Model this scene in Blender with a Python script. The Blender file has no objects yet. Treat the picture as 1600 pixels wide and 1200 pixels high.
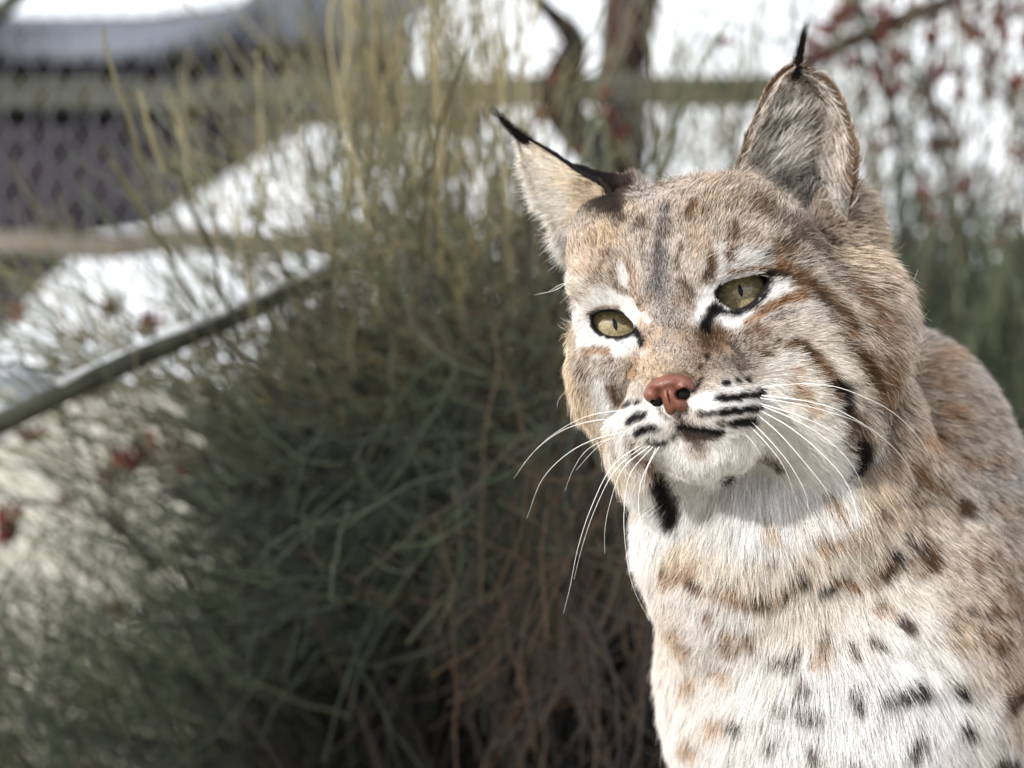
import bpy, math, random
import numpy as np
from mathutils import Vector, Matrix

FUR = 1.0            # hair count factor
rng = np.random.default_rng(7)
random.seed(7)
SC = bpy.context.scene
COL = SC.collection
H = 0.95             # camera height above the ground, metres
S = 0.000225         # tangent per photo pixel (100 mm lens, 36 mm sensor, 1600 px)

# ------------------------------------------------------------------ camera
cam_d = bpy.data.cameras.new('camera')
cam = bpy.data.objects.new('camera', cam_d)
COL.objects.link(cam)
cam.location = (0, 0, H)
cam.rotation_euler = (math.radians(90), 0, 0)
cam_d.lens = 100
cam_d.sensor_width = 36
cam_d.clip_start = 0.05
cam_d.clip_end = 3000
cam_d.dof.use_dof = True
cam_d.dof.focus_distance = 0.985
cam_d.dof.aperture_fstop = 10.0
SC.camera = cam

# ------------------------------------------------------------------ sky and sun
SUN_EL, SUN_AZ = math.radians(25), math.radians(-42)     # azimuth: 0 = behind the camera looking direction +Y
sun_dir = Vector((math.sin(SUN_AZ) * math.cos(SUN_EL), -math.cos(SUN_AZ) * math.cos(SUN_EL), math.sin(SUN_EL)))
world = bpy.data.worlds.new('World')
SC.world = world
world.use_nodes = True
nt = world.node_tree
nt.nodes.clear()
sky = nt.nodes.new('ShaderNodeTexSky')
sky.sky_type = 'NISHITA'
sky.sun_disc = False
sky.sun_elevation = SUN_EL
sky.sun_rotation = math.atan2(sun_dir.x, sun_dir.y)
sky.air_density = 1.4
sky.dust_density = 5.0
tc = nt.nodes.new('ShaderNodeTexCoord')
cn = nt.nodes.new('ShaderNodeTexNoise')
cn.inputs['Scale'].default_value = 2.2
cn.inputs['Detail'].default_value = 6
nt.links.new(tc.outputs['Generated'], cn.inputs['Vector'])
cr = nt.nodes.new('ShaderNodeMapRange')
cr.inputs['From Min'].default_value = 0.30
cr.inputs['From Max'].default_value = 0.62
cr.inputs['To Min'].default_value = 0.72
cr.inputs['To Max'].default_value = 1.0
nt.links.new(cn.outputs['Fac'], cr.inputs['Value'])
mixw = nt.nodes.new('ShaderNodeMix')
mixw.data_type = 'RGBA'
nt.links.new(cr.outputs['Result'], mixw.inputs['Factor'])
nt.links.new(sky.outputs['Color'], mixw.inputs['A'])
mixw.inputs['B'].default_value = (10.4, 10.7, 11.3, 1)     # bright thin cloud
bgn = nt.nodes.new('ShaderNodeBackground')
bgn.inputs['Strength'].default_value = 0.125
nt.links.new(mixw.outputs['Result'], bgn.inputs['Color'])
wo = nt.nodes.new('ShaderNodeOutputWorld')
nt.links.new(bgn.outputs['Background'], wo.inputs['Surface'])

sun_l = bpy.data.lights.new('sun', 'SUN')
sun_l.energy = 3.9
sun_l.angle = math.radians(3.0)
sun_l.color = (1.0, 0.98, 0.95)
sun = bpy.data.objects.new('sun', sun_l)
sun.rotation_euler = sun_dir.to_track_quat('Z', 'Y').to_euler()
COL.objects.link(sun)

SC.view_settings.view_transform = 'Standard'
SC.view_settings.look = 'None'
SC.view_settings.exposure = 0.56
SC.view_settings.gamma = 1.0
SC.view_settings.use_curve_mapping = False
SC.cycles.use_denoising = True
SC.cycles.max_bounces = 8
SC.cycles.diffuse_bounces = 4
SC.cycles.glossy_bounces = 3
SC.cycles.transmission_bounces = 6
SC.cycles.transparent_max_bounces = 8
SC.cycles.sample_clamp_indirect = 6.0
SC.cycles.caustics_reflective = False
SC.cycles.caustics_refractive = False
try:
    SC.cycles_curves.shape = 'RIBBONS'
except Exception:
    pass

# ------------------------------------------------------------------ helpers
def lin(c):
    c = np.asarray(c, float)
    return np.where(c <= 0.04045, c / 12.92, ((c + 0.055) / 1.055) ** 2.4)

def tag(o, label=None, cat=None, group=None, kind=None):
    if label: o['label'] = label
    if cat: o['category'] = cat
    if group: o['group'] = group
    if kind: o['kind'] = kind
    return o

def link(o, parent=None):
    COL.objects.link(o)
    if parent is not None:
        o.parent = parent
    return o

def empty(name, loc=(0, 0, 0)):
    o = bpy.data.objects.new(name, None)
    o.location = loc
    o.empty_display_size = 0.1
    return link(o)

def mesh_np(name, V, F, mat=None, parent=None, smooth=True, colors=None):
    """V (n,3); F (m,3) or (m,4) array"""
    me = bpy.data.meshes.new(name)
    V = np.asarray(V, np.float32); F = np.asarray(F, np.int32)
    m, k = F.shape
    me.vertices.add(len(V)); me.vertices.foreach_set('co', V.ravel())
    me.loops.add(m * k); me.loops.foreach_set('vertex_index', F.ravel())
    me.polygons.add(m)
    me.polygons.foreach_set('loop_start', np.arange(0, m * k, k, dtype=np.int32))
    me.polygons.foreach_set('loop_total', np.full(m, k, np.int32))
    me.update(calc_edges=True)
    if smooth:
        me.polygons.foreach_set('use_smooth', np.ones(m, bool))
    if colors is not None:
        a = me.attributes.new('col', 'FLOAT_COLOR', 'POINT')
        c4 = np.ones((len(V), 4), np.float32); c4[:, :3] = colors
        a.data.foreach_set('color', c4.ravel())
    o = bpy.data.objects.new(name, me)
    if mat: me.materials.append(mat)
    return link(o, parent)

def hair_np(name, P, R, colr, tipc, mat, parent=None):
    """P (n,k,3) points in world metres, R (n,k) or (k,) radius, colr (n,3) root colour, tipc (n,3) tip colour"""
    n, k, _ = P.shape
    hc = bpy.data.hair_curves.new(name)
    hc.add_curves([k] * n)
    hc.points.foreach_set('position', P.astype(np.float32).ravel())
    R = np.broadcast_to(R, (n, k)).astype(np.float32)
    if 'radius' in hc.attributes:
        hc.attributes['radius'].data.foreach_set('value', R.ravel())
    else:
        a = hc.attributes.new('radius', 'FLOAT', 'POINT'); a.data.foreach_set('value', R.ravel())
    for nm, c in (('rootc', colr), ('tipc', tipc)):
        a = hc.attributes.new(nm, 'FLOAT_COLOR', 'CURVE')
        c4 = np.ones((n, 4), np.float32); c4[:, :3] = c
        a.data.foreach_set('color', c4.ravel())
    o = bpy.data.objects.new(name, hc)
    hc.materials.append(mat)
    return link(o, parent)

def at(u, v, w=0.0):
    """photo pixel and depth (cm behind the eyes' plane) -> camera-centred cm"""
    d = 100.0 + w
    return np.array([(u - 800) * S * d, d, (600 - v) * S * d])

def atm(u, v, D):
    """photo pixel at D metres -> world metres"""
    return np.array([(u - 800) * S * D, D, H + (600 - v) * S * D])

def toworld(P):
    P = np.asarray(P, float) / 100.0
    Q = P.copy(); Q[..., 2] += H
    return Q

def proj(P):
    return 800 + P[..., 0] / (P[..., 1] * S), 600 - P[..., 2] / (P[..., 1] * S)

# smooth pseudo noise for arrays of points
class Noise:
    def __init__(self, seed, n=256):
        r = np.random.default_rng(seed)
        self.g = r.random((32, 32, 32))
    def __call__(self, P, scale):
        Q = np.asarray(P) * scale
        i = np.floor(Q).astype(int); f = Q - i
        f = f * f * (3 - 2 * f)
        out = 0
        for dx in (0, 1):
            wx = f[..., 0] if dx else 1 - f[..., 0]
            for dy in (0, 1):
                wy = f[..., 1] if dy else 1 - f[..., 1]
                for dz in (0, 1):
                    wz = f[..., 2] if dz else 1 - f[..., 2]
                    out = out + wx * wy * wz * self.g[(i[..., 0] + dx) & 31, (i[..., 1] + dy) & 31, (i[..., 2] + dz) & 31]
        return out * 2 - 1
NZ = [Noise(s) for s in range(6)]

# ------------------------------------------------------------------ materials
def new_mat(name):
    m = bpy.data.materials.new(name); m.use_nodes = True
    return m, m.node_tree, m.node_tree.nodes['Principled BSDF']

def simple_mat(name, c1, c2, scale=20.0, rough=0.8, bump=0.3, detail=6, stretch=None, metallic=0.0):
    m, t, b = new_mat(name)
    tcn = t.nodes.new('ShaderNodeTexCoord')
    n = t.nodes.new('ShaderNodeTexNoise'); n.inputs['Scale'].default_value = scale; n.inputs['Detail'].default_value = detail
    if stretch:
        mp = t.nodes.new('ShaderNodeMapping'); mp.inputs['Scale'].default_value = stretch
        t.links.new(tcn.outputs['Object'], mp.inputs['Vector']); t.links.new(mp.outputs['Vector'], n.inputs['Vector'])
    else:
        t.links.new(tcn.outputs['Object'], n.inputs['Vector'])
    r = t.nodes.new('ShaderNodeValToRGB')
    r.color_ramp.elements[0].position = 0.32; r.color_ramp.elements[1].position = 0.68
    r.color_ramp.elements[0].color = (*c1, 1); r.color_ramp.elements[1].color = (*c2, 1)
    t.links.new(n.outputs['Fac'], r.inputs['Fac']); t.links.new(r.outputs['Color'], b.inputs['Base Color'])
    b.inputs['Roughness'].default_value = rough; b.inputs['Metallic'].default_value = metallic; b.inputs['Specular IOR Level'].default_value = .5 if rough < .5 else .1
    if bump:
        bp = t.nodes.new('ShaderNodeBump'); bp.inputs['Strength'].default_value = bump; bp.inputs['Distance'].default_value = 0.01
        t.links.new(n.outputs['Fac'], bp.inputs['Height']); t.links.new(bp.outputs['Normal'], b.inputs['Normal'])
    return m

def fur_mat(name, rough=0.35, mode='hair'):
    m = bpy.data.materials.new(name); m.use_nodes = True
    t = m.node_tree; t.nodes.clear()
    a1 = t.nodes.new('ShaderNodeAttribute'); a1.attribute_name = 'rootc'
    a2 = t.nodes.new('ShaderNodeAttribute'); a2.attribute_name = 'tipc'
    hi = t.nodes.new('ShaderNodeHairInfo')
    mr = t.nodes.new('ShaderNodeMapRange'); mr.inputs['From Min'].default_value = 0.45; mr.inputs['From Max'].default_value = 0.85
    mr.interpolation_type = 'SMOOTHSTEP'
    t.links.new(hi.outputs['Intercept'], mr.inputs['Value'])
    mx = t.nodes.new('ShaderNodeMix'); mx.data_type = 'RGBA'
    t.links.new(mr.outputs['Result'], mx.inputs['Factor'])
    t.links.new(a1.outputs['Color'], mx.inputs['A']); t.links.new(a2.outputs['Color'], mx.inputs['B'])
    out = t.nodes.new('ShaderNodeOutputMaterial')
    if mode == 'hair':
        h = t.nodes.new('ShaderNodeBsdfHairPrincipled')
        h.model = 'CHIANG'; h.parametrization = 'COLOR'
        h.inputs['Roughness'].default_value = rough
        h.inputs['Radial Roughness'].default_value = 0.7
        h.inputs['Coat'].default_value = 0.0
        t.links.new(mx.outputs['Result'], h.inputs['Color'])
        t.links.new(h.outputs['BSDF'], out.inputs['Surface'])
    else:
        d = t.nodes.new('ShaderNodeBsdfPrincipled')
        d.inputs['Roughness'].default_value = rough; d.inputs['Specular IOR Level'].default_value = .12
        t.links.new(mx.outputs['Result'], d.inputs['Base Color'])
        tr = t.nodes.new('ShaderNodeBsdfTranslucent'); t.links.new(mx.outputs['Result'], tr.inputs['Color'])
        ms = t.nodes.new('ShaderNodeMixShader'); ms.inputs['Fac'].default_value = 0.42
        t.links.new(d.outputs['BSDF'], ms.inputs[1]); t.links.new(tr.outputs['BSDF'], ms.inputs[2])
        t.links.new(ms.outputs['Shader'], out.inputs['Surface'])
    return m
FURMODE = 'diff'
# ================================================================== BOBCAT
# ---- head frame (columns: l = cat's left, f = forward, u = up), in camera-centred cm
def basis(y, p, r):
    M = np.array([[1, 0, 0], [0, -1, 0], [0, 0, 1.]]).T
    Rx = lambda a: np.array([[1, 0, 0], [0, np.cos(a), -np.sin(a)], [0, np.sin(a), np.cos(a)]])
    Ry = lambda a: np.array([[np.cos(a), 0, np.sin(a)], [0, 1, 0], [-np.sin(a), 0, np.cos(a)]])
    Rz = lambda a: np.array([[np.cos(a), -np.sin(a), 0], [np.sin(a), np.cos(a), 0], [0, 0, 1]])
    return Rz(-y) @ Rx(p) @ Ry(-r) @ M
HB = basis(math.radians(17), math.radians(5), math.radians(13))
HO = at(1059, 484, 0)
def hp(l, f, u):
    return HO + HB @ np.array([l, f, u], float)
def tohead(P):
    return (P - HO) @ HB

prims = []   # (group, centre, 3x3 axes(cols), radii, k)
def ell(g, c, r, A=None, k=0.8):
    prims.append((g, np.asarray(c, float), np.eye(3) if A is None else A, np.asarray(r, float), k))
def hell(l, f, u, r, k=0.7, both=False, rot=None, g='head'):
    for sgn in ((1, -1) if both else (1,)):
        A = HB.copy()
        if rot is not None:   # rot = (about f axis, about u axis, about l axis) degrees, mirrored
            a, b, c = [math.radians(x) for x in rot]
            a *= sgn; b *= sgn
            Ra = np.array([[np.cos(a), 0, np.sin(a)], [0, 1, 0], [-np.sin(a), 0, np.cos(a)]])
            Rb = np.array([[np.cos(b), -np.sin(b), 0], [np.sin(b), np.cos(b), 0], [0, 0, 1]])
            Rc = np.array([[1, 0, 0], [0, np.cos(c), -np.sin(c)], [0, np.sin(c), np.cos(c)]])
            A = HB @ (Ra @ Rb @ Rc)
        ell(g, hp(sgn * l, f, u), r, A, k)

EYE_U = {1: (1157, 454), -1: (961, 507)}      # photo pixels of iris centres (1 = cat's left eye)
RE = 1.22
GAZE = np.array([-0.10, -0.99, 0.06]); GAZE /= np.linalg.norm(GAZE)
EYE_C = {1: at(1158, 455, -0.5) - GAZE * RE * 0.0 + np.array([0, RE * 0.95, 0]) + np.array([0.12, 0, -.06]),
         -1: at(961, 506, 0.9) + np.array([0, RE * 0.95, 0]) + np.array([0.12, 0, -.06])}
# skull
hell(0, -3.9, 0.6, (4.3, 4.9, 3.6))
hell(0, -0.9, 1.6, (3.1, 2.3, 2.2))
hell(2.1, -1.5, 1.8, (2.0, 2.2, 2.2))
hell(-1.9, -1.5, 1.8, (1.8, 2.2, 2.2))
# bridge of the nose
hell(0, 0.85, 0.3, (1.45, 1.25, 1.5), k=.6)
hell(1.3, 0.7, -0.75, (0.8, 0.85, 0.85), both=True, k=.5)
hell(1.9, 0.6, -1.5, (0.95, 1.0, 0.7), both=True, k=.6)
hell(0, 1.9, -0.95, (1.15, 1.35, 1.3), k=.5)
hell(0, 2.95, -1.95, (0.92, 1.05, 0.95), k=.4)
# muzzle
hell(0, 1.9, -2.8, (1.9, 2.1, 1.5), k=.6)
hell(1.15, 2.6, -3.6, (1.4, 1.5, 1.05), both=True, k=.4)
hell(.4, 1.85, -4.85, (1.5, 1.7, .95), k=.8)
hell(.3, -0.6, -4.0, (2.6, 3.0, 1.8))
# cheeks, brow, ruff
hell(2.9, -1.2, -1.9, (2.2, 2.3, 2.5))
hell(-2.5, -1.2, -1.6, (1.9, 2.3, 2.2))
hell(2.4, 0.0, 1.4, (1.4, 0.85, 0.65), rot=(-12, 0, 0), k=.8)
hell(-2.1, 0.0, 1.4, (1.2, 0.8, 0.6), rot=(12, 0, 0), k=.8)
hell(3.9, -3.0, -2.45, (2.1, 2.8, 3.05), rot=(13, 0, 0), k=1.2)
hell(3.4, -2.5, -4.6, (1.7, 2.3, 2.3), rot=(20, 0, 0), k=1.5)
hell(3.1, -2.0, .6, (1.7, 2.0, 1.7), k=1.0)
hell(5.15, -3.6, -2.0, (1.75, 2.6, 2.35), rot=(16, 0, 0), k=1.2)
hell(3.1, -1.9, -3.7, (1.9, 2.4, 2.1), k=1.4)
hell(-2.75, -2.8, -1.6, (1.6, 2.8, 2.5), rot=(-8, 0, 0), k=1.1)
hell(-1.95, -2.6, -5.4, (1.4, 2.2, 2.9), rot=(-14, 0, 0), k=1.2)
hell(-1.9, -1.6, -4.2, (1.7, 2.4, 2.0), k=1.2)
ell('head', at(1312, 385, 8.0), (1.3, 2.0, 2.3), k=1.0)
hell(-2.3, -2.9, 3.2, (1.4, 1.7, 1.3), k=1.0)
prims.append(('head', (at(972, 308, 6.0), at(885, 262, 5.9)), None, (.72, .16), .35))
# neck and trunk (camera-centred)
ell('body', at(1235, 755, 6.4), (4.9, 5.6, 6.2), k=1.2)
ell('body', at(1225, 815, 4.6), (3.6, 3.8, 3.4), k=1.5)
ell('body', at(1140, 850, 4.4), (2.8, 3.3, 4.0), k=1.2)
ell('body', at(1408, 805, 14), (4.5, 6.3, 6.9), k=1.5)
ell('body', at(1315, 1030, 8), (6.5, 7.0, 8.5), k=1.5)
ell('body', at(1480, 1050, 14), (6.0, 8.0, 9.0), k=1.5)
ell('body', at(1345, 1420, 10), (7.0, 7.8, 11.0), k=1.5)
ell('body', at(1560, 1400, 24), (8.5, 12.0, 15.0), k=2)
ell('body', at(1580, 1800, 32), (9.5, 13.0, 12.0), k=2)
def limb(pts, rads, k=1.0):
    for (a, b), (ra, rb) in zip(zip(pts[:-1], pts[1:]), zip(rads[:-1], rads[1:])):
        prims.append(('body', (np.asarray(a, float), np.asarray(b, float)), None, (ra, rb), k))
GZ = -43.0      # paws' ground in camera-centred cm
for ux in (1215, 1475):
    a = at(ux, 1380, 9); b = at(ux, 1800, 9.5)
    limb([a, b, np.array([b[0], b[1] - .5, GZ + 3.0]), np.array([b[0], b[1] - 4.5, GZ + 1.9])], [3.4, 2.6, 2.3, 2.0])
for sx in (-1, 1):
    c = at(1580, 1800, 32)
    limb([c + (sx * 7, -2, -3), c + (sx * 8.5, -12, -1), np.array([c[0] + sx * 8.5, c[1] - 3, GZ + 2.6]), np.array([c[0] + sx * 8.0, c[1] - 14, GZ + 2.0])], [5, 4, 2.4, 2.1])

def ell_d(P, c, A, r):
    Q = (P - c) @ A
    k0 = np.sqrt(((Q / r) ** 2).sum(-1)); k1 = np.sqrt(((Q / r ** 2) ** 2).sum(-1)) + 1e-9
    return k0 * (k0 - 1) / k1
def cap_d(P, ab, rr):
    a, b = ab; ba = b - a; pa = P - a
    h = np.clip((pa @ ba) / (ba @ ba), 0, 1)
    return np.sqrt(((pa - h[..., None] * ba) ** 2).sum(-1)) - (rr[0] + (rr[1] - rr[0]) * h)
def smin(a, b, k):
    h = np.clip(0.5 + 0.5 * (b - a) / k, 0, 1)
    return b + (a - b) * h - k * h * (1 - h)

ALM = {1: [(1120, 470), (1122, 458), (1132, 443), (1149, 434), (1172, 429), (1197, 430), (1199, 440), (1190, 455), (1176, 472), (1155, 483), (1136, 483)],
       -1: [(924, 494), (934, 489), (955, 486), (973, 490), (987, 501), (993, 513), (986, 520), (968, 526), (949, 525), (934, 516), (926, 504)]}
def poly_sd(U, Vv, poly):
    """signed distance to polygon in px (negative inside)"""
    d = np.full(U.shape, 1e9); s = np.ones(U.shape)
    n = len(poly)
    for i in range(n):
        ax, ay = poly[i]; bx, by = poly[(i + 1) % n]
        ex, ey = bx - ax, by - ay
        wx, wy = U - ax, Vv - ay
        h = np.clip((wx * ex + wy * ey) / (ex * ex + ey * ey), 0, 1)
        d = np.minimum(d, (wx - ex * h) ** 2 + (wy - ey * h) ** 2)
        c1 = Vv >= ay; c2 = Vv < by; c3 = ex * wy > ey * wx
        s = np.where((c1 & c2 & c3) | (~c1 & ~c2 & ~c3), -s, s)
    return s * np.sqrt(d)

def field(P):
    """P (...,3) -> head distance, body distance"""
    out = {}
    for g, c, A, r, k in prims:
        d = cap_d(P, c, r) if A is None else ell_d(P, c, A, r)
        out[g] = d if g not in out else smin(d, out[g], k)
    return out['head'], out['body']

def surface_nets(Fv, xs, ys, zs):
    S_ = Fv < 0
    nx, ny, nz = Fv.shape
    cnt = np.zeros((nx - 1, ny - 1, nz - 1), np.int16); acc = np.zeros((nx - 1, ny - 1, nz - 1, 3), np.float32)
    X = np.asarray(xs, np.float32); Y = np.asarray(ys, np.float32); Z = np.asarray(zs, np.float32)
    def cross(axis):
        a = [slice(None)] * 3; b = [slice(None)] * 3
        a[axis] = slice(0, -1); b[axis] = slice(1, None)
        fa, fb = Fv[tuple(a)], Fv[tuple(b)]
        idx = np.argwhere((fa < 0) != (fb < 0))
        va = fa[tuple(idx.T)]; vb = fb[tuple(idx.T)]
        t = va / (va - vb)
        p = np.stack([X[idx[:, 0]], Y[idx[:, 1]], Z[idx[:, 2]]], 1)
        ax = (X, Y, Z)[axis]
        p[:, axis] = ax[idx[:, axis]] + t * (ax[idx[:, axis] + 1] - ax[idx[:, axis]])
        return idx, p, va < 0
    E = [cross(a) for a in range(3)]
    for axis, (idx, p, _) in enumerate(E):
        o = [i for i in range(3) if i != axis]
        for da in (0, 1):
            for db in (0, 1):
                j = idx.copy(); j[:, o[0]] -= da; j[:, o[1]] -= db
                ok = (j >= 0).all(1) & (j < np.array(cnt.shape)).all(1)
                np.add.at(cnt, tuple(j[ok].T), 1); np.add.at(acc, tuple(j[ok].T), p[ok])
    m = cnt > 0
    vid = np.full(cnt.shape, -1, np.int64); vid[m] = np.arange(m.sum())
    V = acc[m] / cnt[m][:, None]
    quads = []
    for axis, (idx, p, inside) in enumerate(E):
        o = [(1, 2), (2, 0), (0, 1)][axis]
        c = []
        for da, db in ((1, 1), (0, 1), (0, 0), (1, 0)):
            j = idx.copy(); j[:, o[0]] -= da; j[:, o[1]] -= db
            ok = (j >= 0).all(1) & (j < np.array(cnt.shape)).all(1)
            jj = np.clip(j, 0, np.array(cnt.shape) - 1)
            c.append(np.where(ok, vid[tuple(jj.T)], -1))
        q = np.stack(c, 1); q[~inside] = q[~inside][:, ::-1]
        quads.append(q[(q >= 0).all(1)])
    return V, np.concatenate(quads)

def seg(*parts):
    out = []
    for a, b, st in parts:
        out += list(np.arange(a, b - st * .4, st))
    out.append(parts[-1][1])
    return np.array(out)
hx0, hz0 = HO[0], HO[2]
XS = seg((-1.0, 17.5, .2), (17.5, 34, .6))
YS = seg((93.0, 106, .2), (106, 112, .4), (112, 150, .9))
ZS = seg((-46, -30, .7), (-30, -16, .6), (-16, -10, .35), (-10, 9.5, .19))
def eye_cut(P, base):
    U, Vv = proj(P)
    for sd in (1, -1):
        near = (P[..., 1] < EYE_C[sd][1] + 0.3)
        c = poly_sd(U, Vv, ALM[sd]) * S * 98
        base = np.where(near, np.maximum(base, -c), base)
    return base
Fv = np.empty((len(XS), len(YS), len(ZS)), np.float32)
hsel = {}
GX, GY = np.meshgrid(XS, YS, indexing='ij')
for kz in range(0, len(ZS), 12):
    zz = ZS[kz:kz + 12]
    P = np.empty(GX.shape + (len(zz), 3))
    P[..., 0] = GX[..., None]; P[..., 1] = GY[..., None]; P[..., 2] = zz
    dh = np.full(P.shape[:3], 50.); db = np.full(P.shape[:3], 50.)
    o = {'head': None, 'body': None}
    for g, c, A, r, k in prims:
        cz = (min(c[0][2], c[1][2]) - 7, max(c[0][2], c[1][2]) + 7) if A is None else (c[2] - max(r) - 5, c[2] + max(r) + 5)
        if zz[-1] < cz[0] or zz[0] > cz[1]: continue
        d = cap_d(P, c, r) if A is None else ell_d(P, c, A, r)
        o[g] = d if o[g] is None else smin(d, o[g], k)
    dh = o['head'] if o['head'] is not None else np.full(P.shape[:3], 50.)
    db = o['body'] if o['body'] is not None else np.full(P.shape[:3], 50.)
    for sd in (1, -1):      # the lids bulge over the eyeball
        dh = smin(dh, np.sqrt(((P - EYE_C[sd]) ** 2).sum(-1)) - (RE + .16), .5)
    f = smin(dh, db, 1.0)
    if zz[-1] > 0: f = eye_cut(P, f)
    Fv[:, :, kz:kz + 12] = f
BV, BF = surface_nets(Fv, XS, YS, ZS)
del Fv
dh, db = field(BV)
B_head = dh < db + 0.2
n_core = len(BV)

# ---- ears: shells between a medial edge A and a lateral edge B, belly away from the viewer
def curve_pts(pts, n):
    pts = np.asarray(pts, float)
    d = np.r_[0, np.cumsum(np.linalg.norm(np.diff(pts, axis=0), axis=1))]; d /= d[-1]
    t = np.linspace(0, 1, n)
    # Catmull-Rom like smoothing through cubic hermite
    m = np.gradient(pts, d, axis=0)
    i = np.clip(np.searchsorted(d, t, side='right') - 1, 0, len(pts) - 2)
    h = (d[i + 1] - d[i])[:, None]; s = ((t - d[i]) / h[:, 0])[:, None]
    return (2 * s ** 3 - 3 * s ** 2 + 1) * pts[i] + (s ** 3 - 2 * s ** 2 + s) * h * m[i] + (-2 * s ** 3 + 3 * s ** 2) * pts[i + 1] + (s ** 3 - s ** 2) * h * m[i + 1]
def ear(Ap, Bp, bulge, n=48, m=36, thick=0.16, pw=1.0):
    A = curve_pts([at(*p) for p in Ap], n); B = curve_pts([at(*p) for p in Bp], n)
    t = np.linspace(0, 1, m)
    s = np.linspace(0, 1, n)[:, None]
    bl = (np.asarray(bulge)[None, :] * (np.sin(np.pi * np.clip((1 - s) * 0.62, 0, 1)) ** pw))       # deeper toward the base
    Fr = A[:, None, :] * (1 - t[None, :, None]) + B[:, None, :] * t[None, :, None] + bl[:, None, :] * (np.sin(np.pi * t) ** .8)[None, :, None]
    # normals
    du = np.gradient(Fr, axis=0); dv = np.gradient(Fr, axis=1)
    nn = np.cross(du, dv); nn /= (np.linalg.norm(nn, axis=-1, keepdims=True) + 1e-9)
    if (nn[n // 2, m // 2] @ np.asarray(bulge)) > 0: nn = -nn
    prof = (np.sin(np.pi * t) ** .35)[None, :, None] * thick * (0.35 + 0.65 * (1 - s))[:, :, None]
    Bk = Fr - nn * (prof + .02)
    V = np.concatenate([Fr.reshape(-1, 3), Bk.reshape(-1, 3)])
    idx = np.arange(n * m).reshape(n, m)
    q1 = np.stack([idx[:-1, :-1], idx[1:, :-1], idx[1:, 1:], idx[:-1, 1:]], -1).reshape(-1, 4)
    q2 = q1[:, ::-1] + n * m
    # orient the front
    a, b, c = V[q1[:, 0]], V[q1[:, 1]], V[q1[:, 2]]
    nf = np.cross(b - a, c - a)
    if (nf * nn.reshape(-1, 3)[q1[:, 0]]).sum() < 0: q1, q2 = q1[:, ::-1], q2[:, ::-1]
    rim = []
    for k in (0, m - 1):
        e = idx[:, k]
        r = np.stack([e[:-1], e[1:], e[1:] + n * m, e[:-1] + n * m], -1)
        rim.append(r if k else r[:, ::-1])
    return V, np.concatenate([q1, q2] + rim), n * m
earR_A = [(1120, 330, 4.6), (1150, 262, 4.4), (1172, 205, 4.6), (1196, 150, 4.9), (1222, 116, 5.2), (1247, 100, 5.4)]
earR_B = [(1322, 372, 6.4), (1326, 325, 5.2), (1334, 250, 4.8), (1325, 190, 5.1), (1296, 132, 5.4), (1250, 100, 5.4)]
earL_A = [(966, 372, 5.0), (957, 326, 4.6), (940, 294, 4.5), (906, 272, 4.6), (866, 244, 5.0), (812, 211, 5.4)]
earL_B = [(915, 440, 5.6), (896, 398, 5.4), (872, 350, 5.4), (846, 310, 5.4), (826, 262, 5.4), (810, 212, 5.4)]
ER = ear(earR_A, earR_B, (0.9, 2.9, 0.2))
EL = ear(earL_A, earL_B, (.3, .75, .2))
layer = np.where(B_head, 0, 1)       # 0 head 1 body 2 ear inside right 3 ear back right 4 ear inside left 5 ear back left
for (V, Fq, nf), (li, lb) in ((ER, (2, 3)), (EL, (4, 5))):
    BF = np.concatenate([BF, Fq + len(BV)])
    lay = np.full(len(V), lb); lay[:nf] = li
    layer = np.r_[layer, lay]; BV = np.concatenate([BV, V])

def vnormals(V, F):
    a, b, c, d = V[F[:, 0]], V[F[:, 1]], V[F[:, 2]], V[F[:, 3]]
    n = np.cross(c - a, d - b)
    N = np.zeros_like(V)
    for i in range(4): np.add.at(N, F[:, i], n)
    return N / (np.linalg.norm(N, axis=1, keepdims=True) + 1e-12)
BN = vnormals(BV, BF)
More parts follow.
